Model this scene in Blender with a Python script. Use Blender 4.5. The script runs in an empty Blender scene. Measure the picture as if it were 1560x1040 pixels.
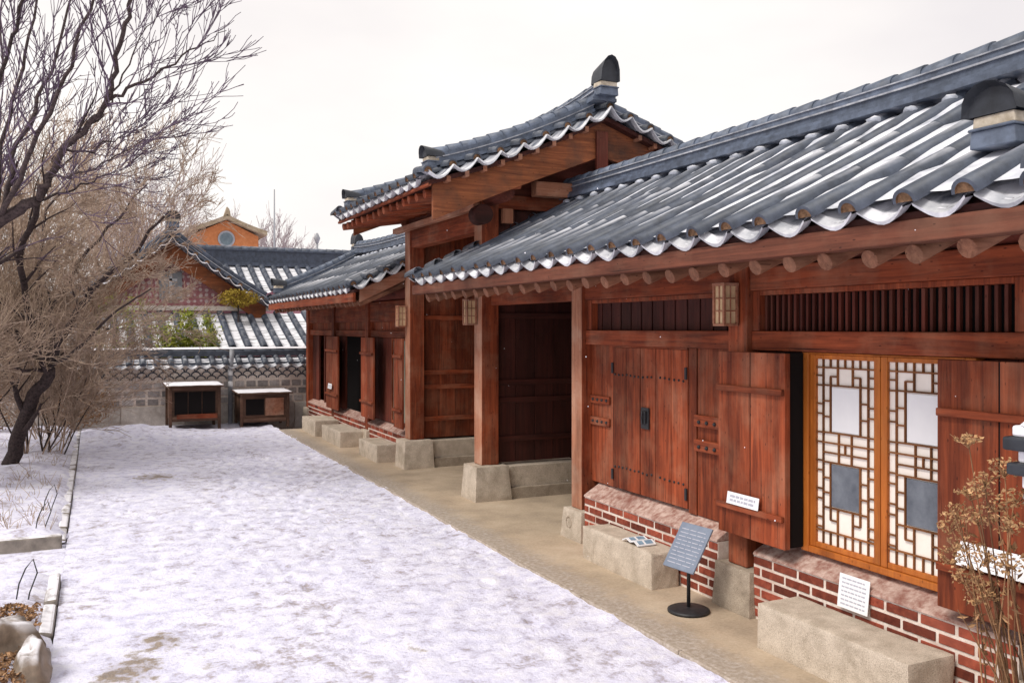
import bpy, bmesh, math, random
from mathutils import Vector, noise

SC = bpy.context.scene
COL = SC.collection
R = math.radians
rng = random.Random(11)

# ------------------------------------------------------------------ camera
cam_d = bpy.data.cameras.new("camera")
cam = bpy.data.objects.new("camera", cam_d)
COL.objects.link(cam)
cam.location = (0, 0, 2.1)
cam.rotation_euler = (R(90), 0, R(-25))
cam_d.sensor_width = 36
cam_d.lens = 31.385
cam_d.shift_y = -0.0135
cam_d.clip_start = 0.05
cam_d.clip_end = 3000
SC.camera = cam

# ------------------------------------------------------------------ light
SUN_EL, SUN_AZ = 50.0, 256.0          # overcast: soft sun high on the left, over the courtyard
w = bpy.data.worlds.new("World")
SC.world = w
w.use_nodes = True
nt = w.node_tree
bg = nt.nodes["Background"]
sky = nt.nodes.new("ShaderNodeTexSky")
sky.sky_type = 'NISHITA'
sky.sun_disc = False
sky.sun_elevation = R(SUN_EL)
sky.sun_rotation = R(SUN_AZ)
tc = nt.nodes.new("ShaderNodeTexCoord")
mp = nt.nodes.new("ShaderNodeMapping")
mp.inputs['Scale'].default_value = (1.0, 1.0, 2.6)
nt.links.new(tc.outputs['Generated'], mp.inputs[0])
cl = nt.nodes.new("ShaderNodeTexNoise")
cl.inputs['Scale'].default_value = 1.6
cl.inputs['Detail'].default_value = 5
cl.inputs['Roughness'].default_value = .5
nt.links.new(mp.outputs[0], cl.inputs['Vector'])
cr = nt.nodes.new("ShaderNodeValToRGB")
cr.color_ramp.elements[0].position = .38
cr.color_ramp.elements[0].color = (6.1, 5.75, 5.75, 1)
cr.color_ramp.elements[1].position = .7
cr.color_ramp.elements[1].color = (7.6, 7.25, 6.9, 1)
nt.links.new(cl.outputs['Fac'], cr.inputs[0])
mx = nt.nodes.new("ShaderNodeMix")
mx.data_type = 'RGBA'
mx.inputs['Factor'].default_value = .95      # cloud cover over the clear sky
nt.links.new(sky.outputs[0], mx.inputs['A'])
nt.links.new(cr.outputs[0], mx.inputs['B'])
nt.links.new(mx.outputs['Result'], bg.inputs[0])
bg.inputs[1].default_value = .082

sun_d = bpy.data.lights.new("sun", 'SUN')
sun_d.energy = 1.5
sun_d.angle = R(22)
sun_d.color = (1, .95, .88)
sun = bpy.data.objects.new("sun", sun_d)
COL.objects.link(sun)
# light comes from azimuth SUN_AZ (clockwise from +Y)
sdir = Vector((math.sin(R(SUN_AZ)) * math.cos(R(SUN_EL)), math.cos(R(SUN_AZ)) * math.cos(R(SUN_EL)), math.sin(R(SUN_EL))))
sun.rotation_euler = sdir.to_track_quat('Z', 'Y').to_euler()
sun.location = (0, 0, 20)

SC.view_settings.view_transform = 'Standard'
SC.view_settings.look = 'None'
SC.view_settings.gamma = 1
SC.view_settings.exposure = 0.88

# ------------------------------------------------------------------ materials
class N:
    def __init__(s, name):
        s.m = bpy.data.materials.new(name)
        s.m.use_nodes = True
        s.t = s.m.node_tree
        s.b = s.t.nodes["Principled BSDF"]
        s.tc = None
    def n(s, typ, **kw):
        x = s.t.nodes.new(typ)
        for k, v in kw.items():
            if k in x.inputs.keys():
                x.inputs[k].default_value = v
            else:
                setattr(x, k, v)
        return x
    def l(s, a, b): s.t.links.new(a, b)
    def coord(s, scale=(1, 1, 1), rand=True):
        tc = s.n("ShaderNodeTexCoord")
        v = tc.outputs['Object']
        if rand:
            oi = s.n("ShaderNodeObjectInfo")
            ad = s.n("ShaderNodeVectorMath", operation='MULTIPLY_ADD')
            cx = s.n("ShaderNodeCombineXYZ")
            mu = s.n("ShaderNodeMath", operation='MULTIPLY')
            mu.inputs[1].default_value = 17.3
            s.l(oi.outputs['Random'], mu.inputs[0])
            for i in range(3): s.l(mu.outputs[0], cx.inputs[i])
            ad.inputs[1].default_value = (1, 1, 1)
            s.l(v, ad.inputs[0]); s.l(cx.outputs[0], ad.inputs[2])
            v = ad.outputs[0]
        mp = s.n("ShaderNodeMapping")
        mp.inputs['Scale'].default_value = scale
        s.l(v, mp.inputs[0])
        return mp.outputs[0]
    def noise(s, vec, scale, detail=5, rough=.6, dist=0):
        x = s.n("ShaderNodeTexNoise")
        x.inputs['Scale'].default_value = scale
        x.inputs['Detail'].default_value = detail
        x.inputs['Roughness'].default_value = rough
        x.inputs['Distortion'].default_value = dist
        s.l(vec, x.inputs['Vector'])
        return x.outputs['Fac']
    def ramp(s, fac, stops):
        x = s.n("ShaderNodeValToRGB")
        e = x.color_ramp.elements
        while len(e) < len(stops): e.new(.5)
        for i, (p, c) in enumerate(stops):
            e[i].position = p
            e[i].color = tuple(c) + (1,) if len(c) == 3 else c
        s.l(fac, x.inputs[0])
        return x.outputs[0]
    def mix(s, fac, a, b, mode='MIX'):
        x = s.n("ShaderNodeMix", data_type='RGBA', blend_type=mode)
        for sock, v in (('Factor', fac), ('A', a), ('B', b)):
            if isinstance(v, (int, float)): x.inputs[sock].default_value = v
            elif isinstance(v, tuple): x.inputs[sock].default_value = v + (1,)
            else: s.l(v, x.inputs[sock])
        return x.outputs['Result']
    def tint(s, col, lo=.72, hi=1.28):
        a = s.n("ShaderNodeAttribute", attribute_name="tint")
        mr = s.n("ShaderNodeMapRange")
        mr.inputs[3].default_value = lo; mr.inputs[4].default_value = hi
        s.l(a.outputs['Fac'], mr.inputs[0])
        cx = s.n("ShaderNodeCombineXYZ")
        for i in range(3): s.l(mr.outputs[0], cx.inputs[i])
        return s.mix(1.0, col, cx.outputs[0], 'MULTIPLY')
    def bump(s, h, strength=.3, dist=.01):
        x = s.n("ShaderNodeBump")
        x.inputs['Strength'].default_value = strength
        x.inputs['Distance'].default_value = dist
        s.l(h, x.inputs['Height'])
        s.l(x.outputs[0], s.b.inputs['Normal'])
    def out(s, col, rough=.7, spec=.3):
        if isinstance(col, tuple): s.b.inputs['Base Color'].default_value = col + (1,)
        else: s.l(col, s.b.inputs['Base Color'])
        s.b.inputs['Roughness'].default_value = rough
        s.b.inputs['Specular IOR Level'].default_value = spec
        return s.m

def wood(name, c0, c1, axis, wear=(.36, .19, .115), wear_amt=.35, rough=.72):
    m = N(name)
    sc = [26, 26, 26]; sc['xyz'.index(axis)] = 1.3
    v = m.coord(tuple(sc))
    g = m.noise(v, 1.0, 7, .68, .6)
    col = m.ramp(g, [(.28, c0), (.52, tuple((a + b) / 2 for a, b in zip(c0, c1))), (.74, c1)])
    v2 = m.coord((1, 1, 1))
    big = m.noise(v2, 3.1, 5, .6)
    fac = m.ramp(big, [(.46, (0, 0, 0)), (.72, (wear_amt,) * 3)])
    col = m.mix(fac, col, wear)
    st = [2.6, 2.6, 2.6]; st['xyz'.index(axis)] = .8
    dk = m.noise(m.coord(tuple(st)), 1.0, 6, .65)
    col = m.mix(1.0, col, m.ramp(dk, [(.30, (.42, .40, .38)), (.48, (.9, .9, .9)), (.7, (1.2, 1.2, 1.2))]), 'MULTIPLY')
    cs = [60, 60, 60]; cs['xyz'.index(axis)] = 1.1
    ck = m.noise(m.coord(tuple(cs)), 1.0, 3, .5)
    col = m.mix(m.ramp(ck, [(.27, (.7,) * 3), (.34, (0, 0, 0))]), col, tuple(a * .25 for a in c0))
    # knots
    vo = m.n("ShaderNodeTexVoronoi", feature='F1')
    sk = [5, 5, 5]; sk['xyz'.index(axis)] = 2.0
    m.l(m.coord(tuple(sk)), vo.inputs['Vector'])
    kf = m.ramp(vo.outputs['Distance'], [(.06, (.75,) * 3), (.13, (0, 0, 0))])
    col = m.mix(kf, col, tuple(a * .3 for a in c0))
    col = m.tint(col)
    m.bump(g, .35, .004)
    return m.out(col, rough, .25)

RED0, RED1 = (.072, .012, .005), (.38, .082, .028)
M = {}
for ax in 'xyz':
    M['red' + ax] = wood('red_timber_' + ax, RED0, RED1, ax)
    M['dark' + ax] = wood('dark_timber_' + ax, (.075, .016, .010), (.17, .038, .022), ax, (.15, .08, .05), .25)
    M['pale' + ax] = wood('weathered_timber_' + ax, (.25, .09, .05), (.47, .22, .13), ax, (.50, .36, .27), .5)
    M['amber' + ax] = wood('amber_timber_' + ax, (.34, .085, .014), (.54, .17, .028), ax, (.5, .22, .06), .2, .45)
M['orange'] = wood('orange_gable_timber', (.11, .028, .012), (.40, .135, .05), 'x', (.09, .045, .03), .85)
M['rafter'] = wood('rafter_timber', (.11, .04, .022), (.34, .155, .09), 'x', (.38, .2, .12), .4)
M['fascia'] = wood('weathered_fascia', (.058, .019, .011), (.19, .062, .035), 'y', (.19, .10, .065), .45)
M['lattice'] = wood('lattice_timber', (.14, .05, .016), (.26, .10, .032), 'z', (.3, .14, .05), .2)
M['shadedz'] = wood('shaded_timber_z', (.03, .009, .007), (.085, .02, .013), 'z', (.08, .04, .03), .2)  # dark timber darkened further, shade of passage, eaves and vent put into colour
M['shadedy'] = wood('shaded_timber_y', (.03, .009, .007), (.085, .02, .013), 'y', (.08, .04, .03), .2)
M['shadedx'] = wood('shaded_timber_x', (.03, .009, .007), (.085, .02, .013), 'x', (.08, .04, .03), .2)
M['grey_wood'] = wood('grey_brown_timber', (.07, .035, .024), (.16, .085, .055), 'x', (.2, .14, .1), .3)

def mat_tile(name, base, frost, snow_lo, snow_hi, sl=(.82, .82, .86), stretch=(3, 9, 3)):
    m = N(name)
    v = m.coord((1, 1, 1), False)
    a = m.noise(v, 9, 5, .65)
    col = m.ramp(a, [(.3, tuple(c * .6 for c in base)), (.7, tuple(c * 1.5 for c in base))])
    col = m.tint(col, .8, 1.2)
    vs = m.coord(stretch, False)
    s1 = m.noise(vs, 1.0, 6, .6)
    geo = m.n("ShaderNodeNewGeometry")
    sep = m.n("ShaderNodeSeparateXYZ")
    m.l(geo.outputs['Normal'], sep.inputs[0])
    ab = m.n("ShaderNodeMath", operation='ABSOLUTE'); m.l(sep.outputs[2], ab.inputs[0])
    up = m.ramp(ab.outputs[0], [(.55, (0, 0, 0)), (.9, (1, 1, 1))])
    sm = m.ramp(s1, [(snow_lo, (0, 0, 0)), (snow_hi, (1, 1, 1))])
    f = m.mix(1.0, up, sm, 'MULTIPLY')
    f2 = m.mix(1.0, f, (frost, frost, frost), 'MULTIPLY')
    col = m.mix(f2, col, sl)
    m.bump(a, .4, .006)
    return m.out(col, .5, .4)
M['tile'] = mat_tile('grey_roof_tile', (.052, .062, .083), .7, .42, .62, stretch=(1.4, 7, 1.4))
M['tile_bare'] = mat_tile('grey_ridge_tile', (.085, .105, .145), .25, .5, .75)
M['tile_dark'] = mat_tile('dark_roof_tile', (.022, .025, .032), .15, .55, .8)
M['channel'] = mat_tile('snowy_channel_tile', (.10, .115, .15), .95, .36, .55)
M['tile_wall'] = mat_tile('grey_wall_coping_tile', (.05, .06, .08), .35, .46, .6)
M['far_tile'] = mat_tile('far_roof_tile', (.05, .062, .09), .3, .45, .7)
M['far_snow'] = mat_tile('far_snowy_tile', (.16, .17, .17), .95, .3, .5)

M['snow_fill'] = mat_tile('roof_snow', (.30, .32, .37), 1.0, .32, .56, (.77, .775, .82), (5, 4, 5))
M['edge_snow'] = mat_tile('snowy_edging', (.22, .19, .16), .98, .30, .46, (.84, .83, .88), (5, 3, 5))
M['rock_snow'] = mat_tile('snow_dusted_rock', (.20, .15, .11), .9, .40, .56, (.84, .83, .88), (4, 4, 4))
def simple(name, c0, c1, scale=12, rough=.8, bump=.4, bd=.005, stain=None, sp=.25, tint=(.8, 1.2), lo=.3, hi=.7):
    m = N(name)
    v = m.coord((1, 1, 1))
    a = m.noise(v, scale, 7, .65)
    col = m.ramp(a, [(lo, c0), (hi, c1)])
    if stain:
        b = m.noise(v, 2.6, 5, .62)
        f = m.ramp(b, [(.48, (0, 0, 0)), (.68, (.75,) * 3)])
        col = m.mix(f, col, stain)
    col = m.tint(col, *tint)
    m.bump(a, bump, bd)
    return m.out(col, rough, sp)

M['band'] = simple('grey_mortar_line', (.16, .17, .2), (.42, .43, .46), 12, .8, .3, .003)
def granite(name, c0, c1, stain):
    m = N(name)
    v = m.coord((1, 1, 1))
    a = m.noise(v, 9, 6, .6)
    g = m.noise(v, 170, 3, .6)
    col = m.ramp(a, [(.3, c0), (.7, c1)])
    col = m.mix(m.ramp(g, [(.36, (.6,) * 3), (.46, (0, 0, 0))]), col, tuple(c * .45 for c in c0))
    col = m.mix(m.ramp(g, [(.56, (0, 0, 0)), (.66, (.5,) * 3)]), col, tuple(min(.8, c * 1.35) for c in c1))
    b = m.noise(v, 2.9, 6, .65, .4)
    col = m.mix(m.ramp(b, [(.50, (0, 0, 0)), (.66, (.7,) * 3)]), col, stain)
    p = m.noise(v, 75, 4, .6)
    col = m.tint(col, .85, 1.15)
    m.bump(p, .6, .005)
    return m.out(col, .85, .25)
M['granite'] = granite('granite', (.43, .36, .285), (.62, .53, .435), (.30, .245, .185))
M['granite_dark'] = granite('weathered_granite', (.29, .235, .18), (.45, .375, .295), (.19, .15, .115))
M['base_pale'] = granite('pale_base_granite', (.46, .41, .37), (.66, .60, .54), (.36, .31, .27))
M['brick'] = simple('red_brick', (.13, .024, .014), (.33, .08, .045), 18, .85, .6, .005, (.2, .055, .035), tint=(.45, 1.5))
M['mortar'] = simple('lime_mortar', (.60, .50, .43), (.84, .76, .69), 30, .9, .5, .004, (.50, .36, .29))
M['ledge'] = simple('stained_plaster_ledge', (.27, .13, .10), (.56, .42, .36), 16, .9, .7, .008, (.20, .075, .055), lo=.36, hi=.62)
M['plug'] = simple('brown_tile_plug', (.06, .034, .018), (.27, .155, .085), 40, .9, .5, .006)
M['snow'] = simple('clean_snow', (.78, .77, .82), (.86, .85, .89), 20, .6, .5, .01)
M['lip'] = simple('frosted_tile_lip', (.50, .51, .55), (.82, .82, .84), 12, .6, .4, .004, (.22, .235, .27), tint=(.7, 1.1))
M['beige'] = simple('aged_lime_block', (.34, .28, .2), (.62, .55, .45), 18, .9, .5, .006)
M['iron'] = simple('black_iron', (.012, .012, .014), (.03, .03, .034), 30, .5, .3, .002, sp=.4)
M['paper'] = simple('window_paper', (.84, .77, .69), (.90, .84, .77), 6, .9, .1, .001)
M['white_paper'] = simple('white_notice_paper', (.78, .78, .8), (.84, .84, .85), 6, .7, .05, .001)
M['ink'] = simple('grey_ink', (.35, .36, .42), (.5, .5, .56), 60, .8, .0, .001)
M['glass'] = simple('dark_glass_pane', (.055, .065, .085), (.17, .19, .22), 5, .16, .15, .004, sp=.6, tint=(1, 1))
M['blue_panel'] = simple('slate_blue_panel', (.16, .19, .25), (.22, .255, .32), 8, .45, .1, .001)
M['blue_print'] = simple('blue_print', (.12, .2, .3), (.3, .42, .52), 20, .5, .1, .001)
M['shade_black'] = N('painted_shade_black').out((.012, .010, .010), .9, .1)  # near-black colour that paints in the shade of rooms, gaps and openings
M['lantern_paper'] = simple('lantern_paper', (.55, .38, .2), (.72, .54, .33), 10, .8, .1, .001)
M['bark'] = simple('dark_bark', (.018, .013, .014), (.10, .072, .068), 30, .9, 1.0, .02)
M['twig'] = simple('brown_twig', (.20, .135, .095), (.56, .43, .33), 9, .9, .3, .003)
M['twig_purple'] = simple('purple_grey_twig', (.075, .05, .078), (.17, .125, .175), 9, .9, .3, .003)
M['twig_far'] = simple('far_pink_grey_twig', (.27, .22, .23), (.42, .35, .35), 3, .9, .1, .003)
M['dry'] = simple('dry_brown_leaf', (.16, .08, .04), (.42, .24, .12), 16, .85, .3, .003, tint=(.5, 1.5))
M['rust_leaf'] = simple('rust_leaf', (.16, .085, .045), (.40, .24, .13), 16, .9, .3, .003, tint=(.5, 1.5))
M['bamboo'] = simple('bamboo_leaf', (.12, .17, .02), (.38, .38, .05), 5, .6, .1, .002, tint=(.55, 1.5))
M['bamboo_stem'] = simple('bamboo_stem', (.13, .15, .04), (.25, .24, .08), 9, .6, .1, .002)
M['moss'] = simple('yellow_moss', (.2, .14, .015), (.42, .3, .05), 9, .9, .3, .01, tint=(.6, 1.4))
M['rock'] = simple('lichen_rock', (.15, .125, .1), (.46, .42, .37), 16, .9, .8, .02, (.12, .07, .035))
M['plaster'] = simple('pink_plaster', (.40, .17, .19), (.58, .32, .36), 26, .9, .3, .004)
M['white_beam'] = simple('whitewashed_beam', (.6, .52, .45), (.78, .72, .66), 12, .8, .2, .003)
M['orange_brick'] = simple('orange_brick_wall', (.40, .14, .05), (.54, .21, .085), 5, .9, .3, .01)
M['olive_roof'] = simple('weathered_olive_roof', (.2, .15, .09), (.38, .31, .22), 4, .9, .3, .01)
M['steel'] = simple('grey_steel', (.22, .23, .25), (.36, .37, .39), 12, .5, .1, .002)
M['tape'] = simple('white_clip', (.7, .7, .7), (.8, .8, .8), 9, .6)
M['petal'] = simple('dry_petal', (.30, .15, .06), (.56, .36, .19), 20, .9, .2, .002, tint=(.5, 1.4))
M['far_mass'] = simple('far_wood', (.12, .085, .065), (.23, .17, .14), 4, .9, .5, .05)

def mat_dots():
    m = N('patterned_pink_brick')
    v = m.coord((6.5, 0, 6.5), False)
    vo = m.n("ShaderNodeTexVoronoi", feature='F1'); vo.inputs['Scale'].default_value = 1; vo.inputs['Randomness'].default_value = .25
    m.l(v, vo.inputs['Vector'])
    base = m.ramp(m.noise(m.coord((1, 1, 1)), 14, 5, .6), [(.3, (.34, .12, .13)), (.7, (.5, .25, .27))])
    col = m.mix(m.ramp(vo.outputs['Distance'], [(.26, (.8,) * 3), (.36, (0, 0, 0))]), base, (.72, .62, .6))
    return m.out(col, .9, .2)
M['plaster_dots'] = mat_dots()
def mat_snow_ground():
    m = N('trodden_snow')
    v = m.coord((1, 1, 1), False)
    fine = m.noise(v, 26, 8, .72)
    mid = m.noise(v, 6.5, 6, .68)
    big = m.noise(v, 1.1, 4, .6)
    col = m.ramp(mid, [(.32, (.57, .56, .74)), (.50, (.76, .755, .905)), (.66, (.87, .865, .945))])
    # thin spots where the earth comes through
    th = m.n("ShaderNodeMath", operation='MULTIPLY_ADD')
    m.l(fine, th.inputs[0]); th.inputs[1].default_value = .45; m.l(mid, th.inputs[2])
    th2 = m.n("ShaderNodeMath", operation='MULTIPLY_ADD')
    m.l(big, th2.inputs[0]); th2.inputs[1].default_value = .55; m.l(th.outputs[0], th2.inputs[2])
    f = m.ramp(th2.outputs[0], [(.76, (.9,) * 3), (.85, (.36,) * 3), (.96, (0, 0, 0))])
    col = m.mix(f, col, (.40, .345, .34))
    a = m.n("ShaderNodeAttribute", attribute_name="bare")
    n2 = m.n("ShaderNodeMath", operation='MULTIPLY_ADD')
    m.l(mid, n2.inputs[0]); n2.inputs[1].default_value = 1.6; n2.inputs[2].default_value = -.8
    n3 = m.n("ShaderNodeMath", operation='ADD'); m.l(n2.outputs[0], n3.inputs[0]); m.l(a.outputs['Fac'], n3.inputs[1])
    f2 = m.ramp(n3.outputs[0], [(.5, (0, 0, 0)), (.72, (.9,) * 3)])
    earth = m.ramp(fine, [(.3, (.13, .095, .06)), (.7, (.34, .26, .18))])
    col = m.mix(f2, col, earth)
    hh = m.n("ShaderNodeMath", operation='ADD'); m.l(fine, hh.inputs[0]); m.l(mid, hh.inputs[1])
    m.bump(hh.outputs[0], .6, .028)
    return m.out(col, .65, .3)
M['snow_ground'] = mat_snow_ground()

def mat_patio():
    m = N('worn_stone_paving')
    v = m.coord((1, 1, 1), False)
    a = m.noise(v, 40, 7, .7)
    b = m.noise(v, 1.7, 5, .6)
    col = m.ramp(b, [(.3, (.33, .25, .17)), (.52, (.53, .405, .28)), (.7, (.66, .53, .385))])
    col = m.mix(.35, col, m.ramp(a, [(.3, (.17, .14, .11)), (.7, (.52, .45, .37))]))
    # frost towards the outer edge
    tcn = m.n("ShaderNodeTexCoord"); sp = m.n("ShaderNodeSeparateXYZ"); m.l(tcn.outputs['Object'], sp.inputs[0])
    c = m.noise(v, 7, 6, .7)
    ad = m.n("ShaderNodeMath", operation='MULTIPLY_ADD'); m.l(c, ad.inputs[0]); ad.inputs[1].default_value = .5
    m.l(sp.outputs[0], ad.inputs[2])
    f = m.ramp(ad.outputs[0], [(0, (1, 1, 1)), (1, (0, 0, 0))])
    mr = m.n("ShaderNodeMapRange"); m.l(ad.outputs[0], mr.inputs[0])
    mr.inputs[1].default_value = 3.84; mr.inputs[2].default_value = 4.06; mr.inputs[3].default_value = .8; mr.inputs[4].default_value = 0
    gr_ = m.ramp(m.noise(v, 24, 7, .75), [(.34, (.25, .205, .165)), (.5, (.37, .315, .265)), (.66, (.54, .49, .46))])
    col = m.mix(mr.outputs[0], col, gr_)
    m.bump(a, .5, .006)
    return m.out(col, .8, .3)
M['patio'] = mat_patio()

# ------------------------------------------------------------------ mesh helper
class MB:
    def __init__(s):
        s.v, s.f, s.mi, s.sm, s.ti = [], [], [], [], []
    def face(s, idx, mi=0, sm=False, t=.5):
        s.f.append(idx); s.mi.append(mi); s.sm.append(sm); s.ti.append(t)
    def add(s, pts):
        b = len(s.v); s.v.extend([tuple(p) for p in pts]); return b
    def box(s, x0, x1, y0, y1, z0, z1, mi=0, t=.5):
        b = s.add([(x0, y0, z0), (x1, y0, z0), (x1, y1, z0), (x0, y1, z0), (x0, y0, z1), (x1, y0, z1), (x1, y1, z1), (x0, y1, z1)])
        for q in ((3, 2, 1, 0), (4, 5, 6, 7), (0, 1, 5, 4), (1, 2, 6, 5), (2, 3, 7, 6), (3, 0, 4, 7)):
            s.face([b + i for i in q], mi, False, t)
    def hexa(s, p, mi=0, t=.5):
        """eight corners: bottom ring then top ring"""
        b = s.add(p)
        for q in ((3, 2, 1, 0), (4, 5, 6, 7), (0, 1, 5, 4), (1, 2, 6, 5), (2, 3, 7, 6), (3, 0, 4, 7)):
            s.face([b + i for i in q], mi, False, t)
    def bar(s, p0, p1, w_, h_, up=(0, 0, 1), mi=0, t=.5):
        p0, p1 = Vector(p0), Vector(p1)
        d = (p1 - p0).normalized(); sd = d.cross(Vector(up)).normalized(); u = sd.cross(d)
        a, c = sd * w_ / 2, u * h_ / 2
        s.hexa([p0 - a - c, p0 + a - c, p1 + a - c, p1 - a - c, p0 - a + c, p0 + a + c, p1 + a + c, p1 - a + c], mi, t)
    def path(s, pts, rad, n=6, mi=0, cap=True, t=.5, sm=True):
        pts = [Vector(p) for p in pts]
        rings = []
        prev = None
        for i, p in enumerate(pts):
            d = (pts[min(i + 1, len(pts) - 1)] - pts[max(i - 1, 0)])
            if d.length < 1e-9: d = Vector((0, 0, 1))
            d.normalize()
            if prev is None:
                a = d.orthogonal().normalized()
            else:
                a = (prev - d * prev.dot(d))
                a = a.normalized() if a.length > 1e-6 else d.orthogonal().normalized()
            prev = a
            c = d.cross(a)
            r = rad[i] if isinstance(rad, (list, tuple)) else rad
            rings.append(s.add([p + (a * math.cos(2 * math.pi * k / n) + c * math.sin(2 * math.pi * k / n)) * r for k in range(n)]))
        for i in range(len(rings) - 1):
            for k in range(n):
                k2 = (k + 1) % n
                s.face([rings[i] + k, rings[i] + k2, rings[i + 1] + k2, rings[i + 1] + k], mi, sm, t)
        if cap and n > 3:
            s.face([rings[0] + k for k in range(n)][::-1], mi, False, t)
            s.face([rings[-1] + k for k in range(n)], mi, False, t)
    def roll(s, p0, p1, up, r0, r1, n=8, mi=0, t=.5, below=.25, capmi=None, thick=.018):
        """one half-round tile lying along p0-p1"""
        p0, p1, up = Vector(p0), Vector(p1), Vector(up)
        d = (p1 - p0).normalized(); sd = d.cross(up).normalized(); u = sd.cross(d).normalized()
        a0, a1 = -below, math.pi + below
        def ring(p, r): return s.add([p + sd * math.cos(a0 + (a1 - a0) * k / n) * r + u * math.sin(a0 + (a1 - a0) * k / n) * r for k in range(n + 1)])
        A, B = ring(p0, r0), ring(p1, r1)
        for k in range(n): s.face([A + k, A + k + 1, B + k + 1, B + k], mi, True, t)
        # rim
        C = ring(p0, r0 - thick)
        for k in range(n): s.face([A + k, C + k, C + k + 1, A + k + 1], mi, False, t)
        if capmi is not None:
            q = p0 + d * .012
            D = ring(q, r0 - thick)
            for k in range(n): s.face([C + k, D + k, D + k + 1, C + k + 1], capmi, False, t)
            s.face([D + k for k in range(n + 1)], capmi, False, t)
    def grid(s, rows, mi=0, sm=True, t=.5):
        nb = [s.add(r) for r in rows]
        m = len(rows[0])
        for i in range(len(rows) - 1):
            for k in range(m - 1):
                s.face([nb[i] + k, nb[i] + k + 1, nb[i + 1] + k + 1, nb[i + 1] + k], mi, sm, t)
    def prism(s, poly, ext, mi=0, t=.5):
        ext = Vector(ext)
        b = s.add(poly); c = s.add([Vector(p) + ext for p in poly]); n = len(poly)
        s.face([b + i for i in range(n)][::-1], mi, False, t); s.face([c + i for i in range(n)], mi, False, t)
        for i in range(n):
            j = (i + 1) % n
            s.face([b + i, b + j, c + j, c + i], mi, False, t)
    def blob(s, c, r, seed=0, mi=0, nu=12, nv=8, amp=.25, t=.5):
        c = Vector(c); rows = []
        for i in range(nv + 1):
            th = math.pi * i / nv; row = []
            for k in range(nu + 1):
                ph = 2 * math.pi * (k % nu) / nu
                d = Vector((math.sin(th) * math.cos(ph), math.sin(th) * math.sin(ph), math.cos(th)))
                q = 1 + amp * noise.noise(d * 1.7 + Vector((seed * 3.1, seed, 0)))
                row.append(c + Vector((d.x * r[0], d.y * r[1], d.z * r[2])) * q)
            rows.append(row)
        s.grid(rows, mi, True, t)
    def build(s, name, mats, parent=None, bevel=0, recalc=True):
        off = Vector((0, 0, 0))
        q = parent
        while q is not None:
            off += q.location; q = q.parent
        me = bpy.data.meshes.new(name)
        me.from_pydata([tuple(Vector(v) - off) for v in s.v], [], s.f)
        for m in (mats if isinstance(mats, (list, tuple)) else [mats]): me.materials.append(m if not isinstance(m, str) else M[m])
        me.polygons.foreach_set('material_index', s.mi)
        me.polygons.foreach_set('use_smooth', s.sm)
        at = me.attributes.new('tint', 'FLOAT', 'FACE')
        at.data.foreach_set('value', s.ti)
        if recalc:
            bm = bmesh.new(); bm.from_mesh(me)
            bmesh.ops.recalc_face_normals(bm, faces=bm.faces)
            bm.to_mesh(me); bm.free()
        me.update()
        o = bpy.data.objects.new(name, me)
        COL.objects.link(o)
        if parent is not None: o.parent = parent
        if bevel:
            b = o.modifiers.new('bevel', 'BEVEL'); b.width = bevel; b.segments = 2; b.limit_method = 'ANGLE'; b.angle_limit = R(40)
        return o

def tag(o, label, cat, group=None, kind=None):
    if label: o['label'] = label
    if cat: o['category'] = cat
    if group: o['group'] = group
    if kind: o['kind'] = kind
    return o
def thing(name, loc, label, cat, group=None):
    o = bpy.data.objects.new(name, None); COL.objects.link(o); o.location = loc; o.empty_display_size = .2
    return tag(o, label, cat, group)
def dup(root, loc, label, group=None):
    def cp(o, par):
        c = o.copy(); COL.objects.link(c); c.parent = par
        for ch in list(o.children): cp(ch, c)
        return c
    c = cp(root, None); c.location = loc
    c['label'] = label
    if group: c['group'] = group
    return c
def onebox(name, mat, parent, b, bevel=.006, t=.5):
    m = MB(); m.box(*b, t=t); return m.build(name, mat, parent, bevel)

# ------------------------------------------------------------------ the ground
def ground_h(x, y): return 0.0
m = MB()
m.grid([[(-400, -60, -.22), (400, -60, -.22)], [(-400, 900, -.22), (400, 900, -.22)]], sm=False)
tag(m.build('ground', M['snow_ground']), None, None, kind='structure')

BARE = [(.40, 6.5, .30, .72), (.7, 5.9, .22, .55), (.75, 13.7, .5, .75), (2.55, 9.9, .6, .45), (3.1, 9.2, .5, .35), (.2, 6.05, .4, .7), (1.9, 5.6, .3, .4), (2.1, 7.4, .22, .35), (1.2, 8.6, .25, .35)]
FOOT = []
fr = random.Random(3)
for k in range(17):
    x, y = fr.uniform(.2, 3.0), fr.uniform(3, 16); a = fr.gauss(math.pi / 2, .35)
    for q in range(fr.randint(8, 22)):
        sd = .09 if q % 2 else -.09
        FOOT.append((x + math.cos(a + 1.57) * sd, y + math.sin(a + 1.57) * sd, a + fr.gauss(0, .15)))
        x += math.cos(a) * .33; y += math.sin(a) * .33; a += fr.gauss(0, .06)
CELL = {}
for f in FOOT: CELL.setdefault((int(f[0] * 2), int(f[1] * 2)), []).append(f)
def foot(x, y):
    z = 0
    for i in (-1, 0, 1):
        for j in (-1, 0, 1):
            for (fx, fy, a) in CELL.get((int(x * 2) + i, int(y * 2) + j), ()):
                dx, dy = x - fx, y - fy
                u_, v_ = dx * math.cos(a) + dy * math.sin(a), -dx * math.sin(a) + dy * math.cos(a)
                d = (u_ / .15) ** 2 + (v_ / .065) ** 2
                if d < 1.6: z += -.013 if d < .8 else .005
    return max(z, -.018)
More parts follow.
